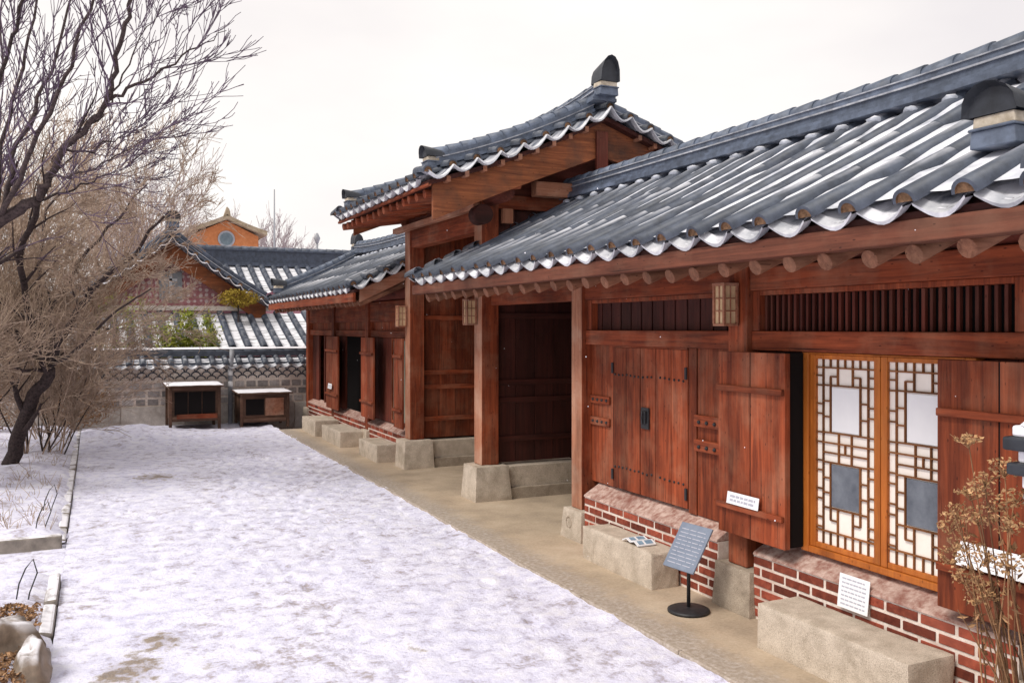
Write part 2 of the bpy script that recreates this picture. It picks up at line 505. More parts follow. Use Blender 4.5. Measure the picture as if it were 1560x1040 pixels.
def courtyard():
    x0, x1, y0, y1 = -.26, 3.462, -1.5, 20.75
    nx, ny = 104, 560
    me = bpy.data.meshes.new('snow_courtyard')
    vs, bare = [], []
    for j in range(ny + 1):
        y = y0 + (y1 - y0) * j / ny
        for i in range(nx + 1):
            x = x0 + (x1 - x0) * i / nx
            z = -.03 + .013 * noise.noise((x * 3.3, y * 3.3, 1)) + .009 * noise.noise((x * 8, y * 8, 4)) + .006 * noise.noise((x * 19, y * 19, 7))
            z += foot(x, y)
            # swept-up snow heap before the far wall on the left
            dx, dy = (x - .55) / 1.0, (y - 18.6) / 1.5
            z += .22 * math.exp(-(dx * dx + dy * dy)) * (1 + .4 * noise.noise((x * 4, y * 4, 3)))
            if x > x1 - .22:
                f = (x - x1 + .22) / .22
                z += f * (.018 + .022 * noise.noise((x * 5, y * 2.6, 11)) + .014 * noise.noise((x * 9, y * 9, 12)))
            vs.append((x, y, z))
            b = 0
            for (bx, by, br, ba) in BARE:
                d = math.hypot((x - bx), (y - by) * .8) / br
                b = max(b, ba * max(0, 1 - d * d))
            bare.append(b)
    fs = []
    for j in range(ny):
        for i in range(nx):
            a = j * (nx + 1) + i
            fs.append((a, a + 1, a + nx + 2, a + nx + 1))
    me.from_pydata(vs, [], fs)
    me.polygons.foreach_set('use_smooth', [True] * len(fs))
    at = me.attributes.new('bare', 'FLOAT', 'POINT'); at.data.foreach_set('value', bare)
    me.materials.append(M['snow_ground'])
    o = bpy.data.objects.new('snow_courtyard', me); COL.objects.link(o)
    tag(o, None, None, kind='structure')
courtyard()

m = MB()
m.box(3.47, 8.5, 1.0, 18.75, -.2, 0)
tag(m.build('pavement', M['patio'], None, .008), None, None, kind='structure')
m = MB()
y = 1.0
while y < 18.7:
    L = rng.uniform(.7, 1.3)
    m.box(3.425 + rng.uniform(0, .006), 3.465, y, min(y + L - .012, 18.75), -.2, .004 + rng.uniform(-.004, .004), t=rng.random())
    y += L
tag(m.build('pavement_kerb', M['patio'], None, .008), None, None, kind='structure')

# ------------------------------------------------------------------ roofs
def prof(xe, ze, xr, zr, cv=.14):
    return lambda s: (xe + (xr - xe) * s, ze + (zr - ze) * ((1 - cv) * s + cv * s * s))

def slope(mb, P, mapf, t0, t1, pitch, r=.07, tile=.72, seed=0, sag=.045, fill=None, cols=(0, 1, 2, 3, 4), skip=()):
    """rolls + snowy channels. mapf(h,t,z) -> point"""
    rr = random.Random(seed)
    n = max(1, round((t1 - t0) / pitch)); pitch = (t1 - t0) / n
    h0, z0 = P(0); h1, z1 = P(1)
    L = math.hypot(h1 - h0, z1 - z0); ns = max(2, round(L / tile))
    nv = (Vector(mapf(0, 0, 1)) - Vector(mapf(0, 0, 0)))
    hv = (Vector(mapf(1, 0, 0)) - Vector(mapf(0, 0, 0)))
    sl = (z1 - z0) / (h1 - h0)
    up = (nv - hv * sl).normalized()
    tv = (Vector(mapf(0, 1, 0)) - Vector(mapf(0, 0, 0))).normalized()
    outv = -(hv + nv * sl).normalized()
    for i in range(n + 1):
        t = t0 + pitch * i
        rt = rr.random()
        jt = rr.uniform(-.008, .008)
        jz = rr.uniform(-.006, .006)
        for k in range(ns):
            a, b = k / ns, min(1, (k + 1.06) / ns)
            ha, za = P(a); hb, zb = P(b)
            p0 = Vector(mapf(ha, t + jt, za + jz)) + up * .0015; p1 = Vector(mapf(hb, t + jt, zb + jz))
            if k == 0: p0 = p0 + outv * (.055 + rr.uniform(-.012, .012))
            mb.roll(p0, p1, up, r * rr.uniform(.993, 1.007), r * .99, 10, cols[0], max(0, min(1, rt + rr.uniform(-.07, .07))), .05, cols[2] if k == 0 else None)
    if fill is not None:      # snow settled in the channels, thin and broken in places
        nn = ns * 4; sd_ = seed * 7.7
        for i in range(n + 1):
            h, z = P(.93 + rr.uniform(-.01, .01))
            mb.blob(Vector(mapf(h, t0 + pitch * i, z)) + up * (r * .75), (.06, .055, .035), i, cols[4], 8, 5, .3)
        for i in range(n):
            ta = t0 + pitch * i
            rows = []
            for k in range(nn + 1):
                s_ = .015 + .955 * k / nn
                h, z = P(s_)
                row = []
                for q in range(7):
                    f = q / 6
                    cov = noise.noise((s_ * 5.5, i * .37 + sd_, 3)) + .6 * noise.noise((s_ * 16, i * 1.3, sd_)) + .85
                    e = fill * max(-.5, min(1, cov * 1.6)) * min(1, .3 + s_ * 4) * min(1, (1.02 - s_) * 12)
                    e += .006 * noise.noise((s_ * 12, i * 3.1 + f * 2.4, sd_)) - .010 * math.sin(math.pi * f)
                    row.append(Vector(mapf(h, ta + pitch * (.5 + (f - .5) * (.73 + .06 * noise.noise((s_ * 9, i * 2.3, sd_ + 5)))), z)) + up * (e - (.02 if q in (0, 6) else 0)))
                rows.append(row)
            mb.grid(rows, cols[4], True, rr.random())
    for i in range(n):
        ta = t0 + pitch * i; tb = ta + pitch
        for k in range(ns):
            a, b = k / ns, min(1, (k + 1.06) / ns)
            rows = []
            for s_, lift in ((a, .006), (b, -.006)):
                h, z = P(s_)
                sg = sag + .033 if (k == 0 and s_ == a) else sag * .35
                rows.append([Vector(mapf(h, ta + (tb - ta) * q / 6, z)) + up * (lift - sg * math.sin(math.pi * q / 6)) for q in range(7)])
            mb.grid(rows, cols[1], True, rr.random())
            if k > 0:   # little front edge of each lapped tile
                rows2 = [rows[0], [p - up * .02 for p in rows[0]]]
                mb.grid(rows2, cols[1], False, .3)
        # drip lip at the eave
        h, z = P(0)
        out = -(hv + nv * sl).normalized()
        lip(mb, [Vector(mapf(h, ta + pitch * (.07 + .86 * q / 8), z)) + up * (-.012 - (sag + .022) * math.sin(math.pi * q / 8)) for q in range(9)], out, up, cols[3], rr)

def lip(mb, top, out, up, mi, rr):
    f = .04 + rr.uniform(-.008, .008); th = .021 + rr.uniform(-.004, .004)
    a = [p + up * .012 - out * .03 for p in top]
    b = [p + out * f for p in top]
    c = [p + out * f - up * th * (.55 + .45 * math.sin(math.pi * q / (len(top) - 1))) for q, p in enumerate(top)]
    d = [p - out * .02 - up * th for p in top]
    mb.grid([a, b], mi, True, rr.random()); mb.grid([b, c], mi, False, rr.random()); mb.grid([c, d], mi, False, rr.random())

def layered(pts, up, side, layers, cap_r, mats, name, parent):
    """ridge: stacked courses along a path. layers = [(half width, height, mat)]"""
    mb = MB()
    pts = [Vector(p) for p in pts]; up = Vector(up); side = Vector(side)
    z = 0
    for (hw, h, mi) in layers:
        for i in range(len(pts) - 1):
            a, b = pts[i], pts[i + 1]
            lo, hi = up * z, up * (z + h)
            mb.hexa([a - side * hw + lo, a + side * hw + lo, b + side * hw + lo, b - side * hw + lo,
                     a - side * hw + hi, a + side * hw + hi, b + side * hw + hi, b - side * hw + hi], mi, rng.random())
        z += h
    for i in range(len(pts) - 1):
        a, b = pts[i], pts[i + 1]
        n = max(1, round((b - a).length / .3))
        for k in range(n):
            q0 = a.lerp(b, k / n); q1 = a.lerp(b, min(1, (k + 1.05) / n))
            mb.roll(q0 + up * (z + .008), q1 + up * z, up, cap_r, cap_r * .92, 8, 0, rng.random(), .1, 0)
    return mb.build(name, mats, parent, 0)

RIDGE_L = [(.165, .04, 0), (.15, .028, 0), (.10, .062, 0), (.118, .014, 1), (.10, .045, 0), (.112, .01, 1)]
VERGE_L = [(.12, .04, 0), (.09, .045, 0), (.10, .014, 1), (.085, .045, 0)]

def end_tile(p, out, up, parent, s=1.0, tall=1.0, wide=1.0, name='ridge_end_tile'):
    """upturned end tile of a descending ridge, with the pale mortar block under it"""
    p, out, up = Vector(p), Vector(out).normalized(), Vector(up).normalized()
    sd = out.cross(up).normalized()
    mb = MB()
    def bx(o0, o1, w_, u0, u1, mi):
        mb.hexa([p + out * o0 - sd * w_ + up * u0, p + out * o0 + sd * w_ + up * u0, p + out * o1 + sd * w_ + up * u0, p + out * o1 - sd * w_ + up * u0,
                 p + out * o0 - sd * w_ * .95 + up * u1, p + out * o0 + sd * w_ * .95 + up * u1, p + out * o1 + sd * w_ * .95 + up * u1, p + out * o1 - sd * w_ * .95 + up * u1], mi, rng.random())
    bx(-.05 * s, .10 * s, .13 * s, 0, .09 * s, 0)
    bx(-.08 * s, .115 * s, .135 * s, .09 * s, .105 * s, 0)
    bx(-.08 * s, .09 * s, .12 * s, .105 * s, .165 * s, 1)
    # hood: a wide half-round tile tipped outward with a closed leaf-shaped face
    rows = []
    for k in range(9):
        a = math.pi * k / 8
        rows.append((math.cos(a) * .155 * s * wide, math.sin(a) ** .8 * .16 * s * tall))
    back = [p - out * .16 * s + sd * x * .8 + up * (.165 * s + y * .72) for x, y in rows]
    front = [p + out * (.13 * s + .03 * math.sin(math.pi * k / 8) * s) + sd * x + up * (.165 * s + y) for k, (x, y) in enumerate(rows)]
    inner = [p + out * (.10 * s) + sd * x * .86 + up * (.165 * s + y * .86) for x, y in rows]
    mb.grid([back, front], 2, True, .5); mb.grid([front, inner], 2, False, .3)
    b = mb.add(inner); mb.face([b + k for k in range(9)], 2, False, .4)
    b = mb.add(back); mb.face([b + k for k in range(9)], 2, False, .4)
    return mb.build(name, [M['tile_bare'], M['beige'], M['tile_dark']], parent, .006)

def gable_roof(house, ya, yb, xe, ze, xr, zr, pitch, verge_a, verge_b, ridge_end_a=False, ridge_end_b=False, tile_mats=None, cv=.14, seed=3, r=.066, inset=.42, desc=(True, True), back=True, rl=RIDGE_L, dscale=1.0, s0=.15, cvb=None):
    P = prof(xe, ze, xr, zr, cv); PB = prof(xe, ze, xr, zr, cv if cvb is None else cvb)
    mats = tile_mats or [M['tile'], M['channel'], M['plug'], M['lip'], M['snow_fill']]
    front = lambda h, t, z: (h, t, z)
    rear = lambda h, t, z: (2 * xr - h, t, z)
    mb = MB()
    t0 = ya + (.30 if verge_a else .05); t1 = yb - (.30 if verge_b else .05)
    slope(mb, P, front, t0, t1, pitch, r=r, seed=seed, fill=.044)
    if back: slope(mb, PB, rear, t0, t1, pitch, r=r, seed=seed + 1, tile=.6)
    rr = random.Random(seed + 5)
    slen = math.hypot(xr - xe, zr - ze)
    for which, yv, yi, s_out in ((verge_a, ya, t0, -1), (verge_b, yb, t1, 1)):
        if not which: continue
        nn = max(3, round(slen / .30))
        for sidef in ((front, rear) if back else (front,)):
            C = []
            for i in range(nn + 1):
                s_ = i / nn
                h, z = (PB if sidef is rear else P)(s_)
                C.append((h, z + .02))
            up = Vector((0, 0, 1))
            for i, (h, z) in enumerate(C):
                p0 = Vector(sidef(h, yv, z)); p1 = Vector(sidef(h, yi - s_out * .06, z + .04))
                mb.roll(p0, p1, up, r * .95, r * .9, 8, 0, rr.random(), .3, 2)
            for i in range(nn):
                top = []; inn = []
                for q in range(9):
                    f = q / 8
                    h = C[i][0] + (C[i + 1][0] - C[i][0]) * f; z = C[i][1] + (C[i + 1][1] - C[i][1]) * f
                    top.append(Vector(sidef(h, yv, z - .095 * math.sin(math.pi * f))))
                    inn.append(Vector(sidef(h, yi - s_out * .05, z + .03 - .055 * math.sin(math.pi * f))))
                mb.grid([top, inn], 1, True, rr.random())
                lip(mb, top, Vector((0, s_out, 0)), up, 3, rr)
    roof = mb.build('roof', mats, house)
    # main ridge
    ra = ya + (.12 if verge_a else 0); rb = yb - (.12 if verge_b else 0)
    ny = 10
    pts = []
    for k in range(ny + 1):
        f = k / ny
        lift = 0
        if ridge_end_a: lift += .10 * max(0, 1 - f * 2.5) ** 2
        if ridge_end_b: lift += .10 * max(0, 1 - (1 - f) * 2.5) ** 2
        pts.append((xr, ra + (rb - ra) * f, zr + .02 + lift))
    layered(pts, (0, 0, 1), (1, 0, 0), rl, .085, [M['tile_bare'], M['band']], 'ridge', roof)
    hr = sum(l[1] for l in rl)
    # descending ridges
    for which, yv, s_out in ((verge_a and desc[0], ya, 1), (verge_b and desc[1], yb, -1)):
        if not which: continue
        for sidef, sx in (((front, -1), (rear, 1)) if back else ((front, -1),)):
            pts = []
            for k in range(13):
                s_ = s0 + (.97 - s0) * k / 12
                h, z = (PB if sidef is rear else P)(s_)
                pts.append(sidef(h, yv + s_out * inset, z + .045 + .03 * (1 - k / 12) ** 2))
            layered(pts, (0, 0, 1), (0, 1, 0), VERGE_L, .07, [M['tile_bare'], M['band']], 'descending_ridge', roof)
            h, z = P(s0)
            end_tile(sidef(h - .02, yv + s_out * inset, z + .05), (sx, 0, 0), (0, 0, 1), roof, dscale)
    for flag, yy, so in ((ridge_end_a, ra, -1), (ridge_end_b, rb, 1)):
        if flag:
            end_tile((xr, yy, zr + .1 + hr - .13), (0, so, 0), (0, 0, 1), roof, 1.0, 1.9, .85, name='ridge_end_ornament')
    # boarding under the tiles
    mb = MB()
    for sidef in ((front, rear) if back else (front,)):
        k = 10
        for i in range(k):
            Q_ = PB if sidef is rear else P
            h0, z0 = Q_(max(.02, i / k)); h1, z1 = Q_((i + 1) / k)
            y0, y1 = ya + .1, yb - .1
            d, e = .075, .125
            mb.hexa([sidef(h0, y0, z0 - e), sidef(h1, y0, z1 - e), sidef(h1, y1, z1 - e), sidef(h0, y1, z0 - e),
                     sidef(h0, y0, z0 - d), sidef(h1, y0, z1 - d), sidef(h1, y1, z1 - d), sidef(h0, y1, z0 - d)])
    mb.build('roof_boarding', 'shadedy', house)
    return roof, P

def rafters(house, ys, xe, zc, r, slope_, length, mat, xmir=None):
    first = None
    for y in ys:
        if first is None:
            mb = MB()
            mb.path([(xe, y, zc), (xe + length * .5, y, zc + slope_ * length * .5), (xe + length, y, zc + slope_ * length)], [r * .94, r, r * 1.04], 12)
            first = mb.build('rafter', mat, house, .004); y_first = y
        else:
            o = first.copy(); COL.objects.link(o); o.parent = house
            o.location = (rng.uniform(-.015, .015), y - y_first, rng.uniform(-.008, .008))

def planks(mb, axis_pos, a0, a1, z0, z1, n, th, face='x', gap=.004):
    """vertical boards. face 'x': boards lie in the plane x=axis_pos (front) running along y"""
    wb = (a1 - a0) / n
    for i in range(n):
        p, q = a0 + wb * i + gap / 2, a0 + wb * (i + 1) - gap / 2
        j = rng.uniform(0, .003)
        if face == 'x': mb.box(axis_pos + j, axis_pos + th, p, q, z0, z1, t=rng.random())
        else: mb.box(p, q, axis_pos + j, axis_pos + th, z0, z1, t=rng.random())

def stud(mb, x, y, z, r=.011):
    rows = []
    for i in range(4):
        a = math.pi / 2 * i / 3
        rows.append([(x - r * 1.1 * math.sin(a), y + r * math.cos(a) * math.cos(2 * math.pi * k / 8), z + r * math.cos(a) * math.sin(2 * math.pi * k / 8)) for k in range(9)])
    mb.grid(rows)

def hew(o, cuts, amp, seed=0):
    """subdivide a block and knock its faces and edges out of true"""
    bm = bmesh.new(); bm.from_mesh(o.data)
    bmesh.ops.subdivide_edges(bm, edges=bm.edges[:], cuts=cuts, use_grid_fill=True)
    bm.normal_update()
    mv = []
    for v in bm.verts:
        c = v.co; q = c * 1.0 + Vector((seed * 5.3, seed, 0))
        k = len({(round(f.normal.x), round(f.normal.y), round(f.normal.z)) for f in v.link_faces})
        d = amp * noise.noise(q * 7) + amp * .6 * noise.noise(q * 19)
        if k > 1: d -= amp * (1.1 + 2.2 * max(0, noise.noise(q * 5 + Vector((9, 3, 1)))))
        mv.append((v, v.normal * d))
    for v, d in mv: v.co += d
    bm.to_mesh(o.data); bm.free()
    o.data.polygons.foreach_set('use_smooth', [True] * len(o.data.polygons))
    o.data.set_sharp_from_angle(angle=R(38))
    return o
def base_stone(house, x0, x1, y0, y1, h, mat='granite'):
    mb = MB(); e = .025
    mb.hexa([(x0 - e, y0 - e, -.02), (x1 + e, y0 - e, -.02), (x1 + e, y1 + e, -.02), (x0 - e, y1 + e, -.02),
             (x0, y0, h), (x1, y0, h), (x1, y1, h), (x0, y1, h)], t=rng.random())
    return hew(mb.build('base_stone', mat, house), 9, .006, y0)

def brick_plinth(house, xf, y0, y1, h, rows=6, ledge_h=.1, xw=4.45):
    mb = MB(); mb.box(xf + .006, xw + .12, y0, y1, -.02, h)
    o = mb.build('brick_plinth', 'mortar', house)
    mb = MB()
    rh = (h - .01) / rows
    for k in range(rows):
        y = y0 - (.125 if k % 2 else 0) + .01
        while y < y1 - .02:
            a, b = max(y, y0 + .005), min(y + .224, y1 - .005)
            if b - a > .05:
                j = rng.uniform(-.003, .002)
                mb.box(xf + j, xf + .05, a, b, k * rh + .02, (k + 1) * rh - .002, t=rng.random())
            y += .247
    mb.build('brick_course', 'brick', o, .004)
    mb = MB()
    mb.hexa([(xf - .012, y0 + .003, h + .0015), (xw + .05, y0 + .003, h + .0015), (xw + .05, y1 - .003, h + .0015), (xf - .012, y1 - .003, h + .0015),
             (xf - .002, y0 + .003, h + .022), (xw + .05, y0 + .003, h + ledge_h), (xw + .05, y1 - .003, h + ledge_h), (xf - .002, y1 - .003, h + .022)])
    mb.build('plaster_ledge', 'ledge', o, .006)

def shutter(house, x, y0, y1, z0, z1, battens=(.2, .8), nb=2, th=.035, mat='redz', label=None):
    mb = MB(); planks(mb, x, y0, y1, z0, z1, nb, th, 'x', .010)
    o = mb.build('shutter', mat, house, .004)
    for k_ in range(1, nb):
        yy_ = y0 + (y1 - y0) * k_ / nb
        onebox('seam_shade', 'shade_black', o, (x + .006, x + th - .002, yy_ - .0049, yy_ + .0049, z0 + .002, z1 - .002), 0)  # near-black strip paints the shade between the planks
    for f in battens:
        zz = z0 + (z1 - z0) * f
        onebox('batten', 'redy', o, (x - .032, x - .0015, y0 + .005, y1 - .02, zz - .022, zz + .022), .006, rng.random())
    if label: o['label'] = label
    return o

# ------------------------------------------------------------------ near house (right)
XE, ZE, XR, ZR = 3.47, 2.705, 5.5, 3.70
house = thing('hanok_house', (5.4, 6.3, 0), 'long low red timber house with snowy tile roof and lattice window, nearest on the right', 'house')
gable_roof(house, 2.06, 10.42, XE, ZE, XR, ZR, .322, True, True, True, False, inset=.78, desc=(True, False), s0=.22, dscale=.92)
def post(hs, x0, x1, y0, y1, z0, z1, mat='redz', t=.5, worn=False):
    mb = MB(); mb.box(x0, x1, y0, y1, z0, z1, t=t)
    if worn: mb.mi[5] = 1          # rain-bleached courtyard face
    return mb.build('post', [M[mat], M['palez']], hs, .01)
XW = 4.45
for yc, sh, mt in ((2.87, .3, 'granite_dark'), (5.33, .33, 'granite_dark'), (7.79, .30, 'granite')):
    w0 = .2 if yc != 7.79 else .19
    base_stone(house, 4.29, 4.66, yc - w0, yc + w0, sh, mt)
    if yc > 7:
        mb = MB(); mb.path([(4.283, yc + .04 + .055 * math.cos(a_ * math.pi / 8), .165 + .055 * math.sin(a_ * math.pi / 8)) for a_ in range(17)], .011, 6); mb.build('carved_ring', 'granite_dark', house)
    post(house, 4.34, 4.56, yc - .105, yc + .105, sh + .001, 2.66, 'redz', rng.random(), yc > 7)
# beams
onebox('lintel', 'redy', house, (4.375, 4.53, 2.0, 10.0, 2.372, 2.54), .01, .45)
mb = MB(); mb.path([(4.45, 1.95, 2.665), (4.45, 10.3, 2.665)], .123, 16); mb.build('purlin', 'darky', house)
for (a, b) in ((2.975, 5.225), (5.435, 7.685)):
    onebox('rail', 'redy', house, (4.385, 4.53, a, b, 1.935, 2.075), .008, rng.random())
# back, gable and partition walls
mb = MB(); mb.box(6.7, 6.8, 2.6, 7.75, 0, 2.75); mb.build('rear_wall', 'dark' + 'z', house)
mb = MB(); mb.prism([(4.5, 2.86, .0), (6.7, 2.86, 0), (6.7, 2.86, 2.72), (5.5, 2.86, 3.4), (4.5, 2.86, 2.72)], (0, .08, 0)); mb.build('gable_wall', 'darkz', house)
mb = MB(); planks(mb, 7.69, 4.57, 6.7, .35, 2.9, 9, .05, 'y'); mb.build('partition_wall', 'shadedz', house, .003)
mb = MB(); mb.box(4.57, 6.7, 7.66, 7.78, -.02, .347); mb.build('partition_footing', 'granite', house, .01)
mb = MB(); mb.box(4.60, 6.7, 2.95, 7.66, .3, .34); mb.build('interior_floor', 'shade_black', house)
mb = MB(); mb.box(4.9, 4.93, 2.95, 7.66, .34, 2.36); mb.build('interior_partition', 'shade_black', house)  # floor and partition coloured near-black to hold the room's shade
rafters(house, [2.5 + .291 * i for i in range(27)], 3.585, 2.455, .055, .44, 1.35, 'rafter')
mb = MB()
mb.box(3.485, 3.53, 2.14, 10.35, 2.50, 2.61)
mb.box(3.531, 3.60, 2.14, 10.35, 2.50, 2.64, t=.3)
mb.build('fascia', 'fascia', house, .006)
# boards between the rafters above the lintel
mb = MB(); mb.box(4.43, 4.47, 2.4, 10.3, 2.6, 2.93); mb.build('rafter_infill', 'shadedy', house)
# near gable: barge board and purlin heads under the corner
P = prof(XE, ZE, XR, ZR)
def barge(hs, P, y, th, hh, drop, mat, xr, s0=.03, mirror=True, PB_=None):
    for sx in ((0, 1) if mirror else (0,)):
        mb = MB(); n = 10
        if sx and PB_ is not None: P = PB_
        for i in range(n):
            q = []
            for s_ in (s0 + (1 - s0) * i / n, s0 + (1 - s0) * (i + 1) / n):
                h, z = P(s_)
                hhh = hh * (1 - .18 * math.sin(math.pi * s_))
                if sx: h = 2 * xr - h
                q.append((h, z - drop, hhh))
            (ha, za, ea), (hb, zb, eb) = q
            mb.hexa([(ha, y, za - ea), (hb, y, zb - eb), (hb, y + th, zb - eb), (ha, y + th, za - ea), (ha, y, za), (hb, y, zb), (hb, y + th, zb), (ha, y + th, za)])
        mb.build('bargeboard', mat, hs)
barge(house, P, 2.16, .05, .26, .09, 'redx', XR, .1)

# --- left bay: boarded door
brick_plinth(house, 4.32, 5.535, 7.595, .455, 6, .13)
mb = MB()
nb = 11; yy = 5.50
planks(mb, 4.47, 5.436, 7.684, 2.076, 2.371, 13, .03, 'x', .02)
gr = mb.build('vent_grille', 'shadedz', house, .003)  # slats in the darkened timber, shade put into their colour
mb = MB()
mb.box(4.40, 4.52, 5.436, 5.51, 2.076, 2.371); mb.box(4.40, 4.52, 7.60, 7.684, 2.076, 2.371); mb.box(4.402, 4.52, 5.511, 7.599, 2.335, 2.371)
mb.build('vent_frame', 'redz', gr, .006)
mb = MB(); planks(mb, 4.455, 7.27, 7.684, .59, 1.934, 2, .04); mb.build('wall_panel', 'redz', house, .004)
mb = MB(); mb.box(4.452, 4.50, 5.436, 5.96, .57, 1.934, t=.4); p1 = mb.build('wall_panel', 'redz', house, .004)
mb = MB(); mb.box(4.44, 4.50, 5.965, 6.07, .57, 1.934, t=.65); mb.box(4.44, 4.50, 5.436, 5.50, .60, 1.934, t=.55)
mb.build('panel_stile', 'redz', p1, .006)
d = MB(); planks(d, 4.435, 6.075, 7.262, .60, 1.915, 5, .04, 'x', .008)
door = d.build('door', 'redz', house, .004)
stud0 = None
for zz in (1.66, .80):
    for k in range(17):
        if k == 6: continue
        yy, z2 = 6.13 + k * .0675 + rng.uniform(-.004, .004), zz + rng.uniform(-.006, .006)
        if stud0 is None:
            mb = MB(); stud(mb, 4.434, yy, z2); stud0 = mb.build('stud', 'iron', door); sy0, sz0 = yy, z2
        else:
            o = stud0.copy(); COL.objects.link(o); o.parent = door; o.location = (0, yy - sy0, z2 - sz0)
mb = MB(); mb.box(4.418, 4.434, 6.63, 6.75, 1.20, 1.39); mb.box(4.40, 4.417, 6.655, 6.725, 1.25, 1.36); mb.path([(4.396, 6.69, 1.36), (4.385, 6.69, 1.3), (4.396, 6.69, 1.245)], .009, 6)
mb.build('lock_plate', 'iron', door, .003)
mb = MB()
for zz in (1.72, .72):
    for yv in (6.09, 7.25): mb.box(4.42, 4.434, yv - .014, yv + .014, zz - .05, zz + .05)
mb.build('hinge', 'iron', door, .003)
for zz, ya_, yb_, par in ((1.35, 5.51, 5.955, p1), (1.15, 5.51, 5.955, p1)):
    b = onebox('batten', 'redy', par, (4.405, 4.4505, ya_, yb_, zz - .05, zz + .045), .008, .8)
    mb = MB()
    for k in range(4): stud(mb, 4.404, ya_ + .07 + k * .1, zz - .01, .017)
    s_ = mb.build('batten_studs', 'iron', house); s_.parent = par
    s_.location = (0, 0, 0)
for zz in (1.40, 1.19):
    mb = MB()
    mb.box(4.43, 4.4535, 7.32, 7.68, zz - .04, zz + .04, t=.75)
    bt = mb.build('batten', 'redy', house, .006)
    mb = MB()
    for k in range(4): stud(mb, 4.43, 7.36 + k * .085, zz, .015)
    mb.build('batten_studs', 'iron', bt)
onebox('door_head', 'redy', house, (4.43, 4.50, 6.075, 7.262, 1.917, 1.934), .002)

# --- right bay: lattice window and two shutters
brick_plinth(house, 4.32, 3.075, 5.125, .46, 6, .115)
mb = MB()
n = 34
for i in range(n):
    y = 3.17 + (5.13 - 3.17) * i / (n - 1)
    mb.box(4.44, 4.47, y - .0115 + rng.uniform(-.003, .003), y + .0115, 2.076, 2.334, t=rng.random())
gr = mb.build('vent_grille', 'darkz', house, .003)
mb = MB(); mb.box(4.395, 4.50, 2.976, 3.15, 2.076, 2.371); mb.box(4.395, 4.50, 5.15, 5.224, 2.076, 2.371); mb.box(4.397, 4.50, 3.151, 5.149, 2.335, 2.371)
mb.build('vent_frame', 'redz', gr, .006)
mb = MB(); mb.box(4.55, 4.56, 2.98, 5.22, 2.0, 2.36); mb.build('vent_backing', 'shade_black', gr)  # near-black sheet paints the shade behind the slats
YA, YB, ZA, ZB = 3.45, 4.66, .575, 1.932
win = MB()
win.box(4.40, 4.52, YB, YB + .07, ZA, ZB); win.box(4.40, 4.52, YA - .07, YA, ZA, ZB)
win.box(4.402, 4.52, YA, YB, ZA, ZA + .045); win.box(4.402, 4.52, YA, YB, ZB - .012, ZB)
win = win.build('window', 'amberz', house, .006)
mb = MB(); planks(mb, 4.46, YB + .075, 5.224, ZA, ZB, 2, .04); mb.build('wall_panel', 'darkz', house, .004)
mb = MB(); planks(mb, 4.46, 2.976, YA - .075, ZA, ZB, 2, .04); mb.build('wall_panel', 'darkz', house, .004)
def sash(y0, y1, z0, z1):
    st = .05
    mb = MB()
    mb.box(4.415, 4.455, y0, y0 + st, z0, z1); mb.box(4.415, 4.455, y1 - st, y1, z0, z1)
    mb.box(4.417, 4.455, y0 + st, y1 - st, z0, z0 + .035); mb.box(4.417, 4.455, y0 + st, y1 - st, z1 - .03, z1)
    fr = mb.build('sash_frame', 'amberz', win, .005)
    a, b, c, d_ = y1 - st, y0 + st, z1 - .03, z0 + .035      # a: left as seen
    W, H = a - b, c - d_
    fx = lambda f: a - W * f
    fz = lambda f: c - H * f
    lt = MB(); T = .005; X0, X1 = 4.424, 4.440
    def V(f, g0, g1): lt.box(X0, X1, fx(f) - T, fx(f) + T, fz(g1), fz(g0), t=rng.random())
    def Hh(g, f0, f1): lt.box(X0 - .002, X1 - .002, fx(f1), fx(f0), fz(g) - T, fz(g) + T, t=rng.random())
    c1, c2, c3, c4 = .115, .245, .755, .885
    V(c1, 0, 1); V(c4, 0, 1)
    V(c2, .14, .395); V(c3, .14, .395); V(c2, .555, .80); V(c3, .555, .80)
    for f in (.245, .372, .5, .628, .755): V(f, 0, .045); V(f, .93, 1)
    Hh(.045, 0, 1); Hh(.93, 0, 1)
    for g in (.14, .395, .45, .503, .555, .80): Hh(g, c1, c4)
    for (g0, g1, gm) in ((.045, .14, .092), (.80, .93, .865)):
        V(.372, g0, g1); V(.628, g0, g1); Hh(gm, c2, .372); Hh(gm, .628, c3); V(c2, *((gm, g1) if g0 < .5 else (g0, gm))); V(c3, *((gm, g1) if g0 < .5 else (g0, gm)))
    V(.39, .395, .555); V(.61, .395, .555); V(.5, .45, .503)
    for k in range(1, 13):
        g = k / 13 + (.012 if k % 2 else -.012)
        Hh(g, 0, c1); Hh(g, c4, 1)
    for g in (.225, .31, .64, .72): Hh(g, c1, c2); Hh(g, c3, c4)
    lt.build('lattice', 'lattice', fr, .0015)
    mb = MB(); mb.box(4.4385, 4.442, b, a, d_, c)
    mb.build('paper', 'paper', fr)
    mb = MB(); mb.box(4.429, 4.4375, fx(.735), fx(.265), fz(.79), fz(.565)); mb.build('glass_pane', M['glass'], fr, .002)
    mb = MB(); mb.box(4.432, 4.4375, fx(.735), fx(.265), fz(.388), fz(.150)); mb.build('paper_panel', 'white_paper', fr, .002)
sash(4.06, YB - .001, ZA + .046, ZB - .013)
sash(YA + .001, 4.055, ZA + .046, ZB - .013)
s1 = shutter(house, 4.215, 4.68, 5.40, .595, 1.925, (.155, .80), 2, .05)
s2 = shutter(house, 4.215, 2.73, 3.485, .565, 1.925, (.17, .79), 2, .05)
# jamb side of the left shutter, painted near-black as its shadow gap
onebox('jamb_shadow_gap', 'shade_black', house, (4.27, 4.395, 4.70, 4.80, .60, 1.93), .006)

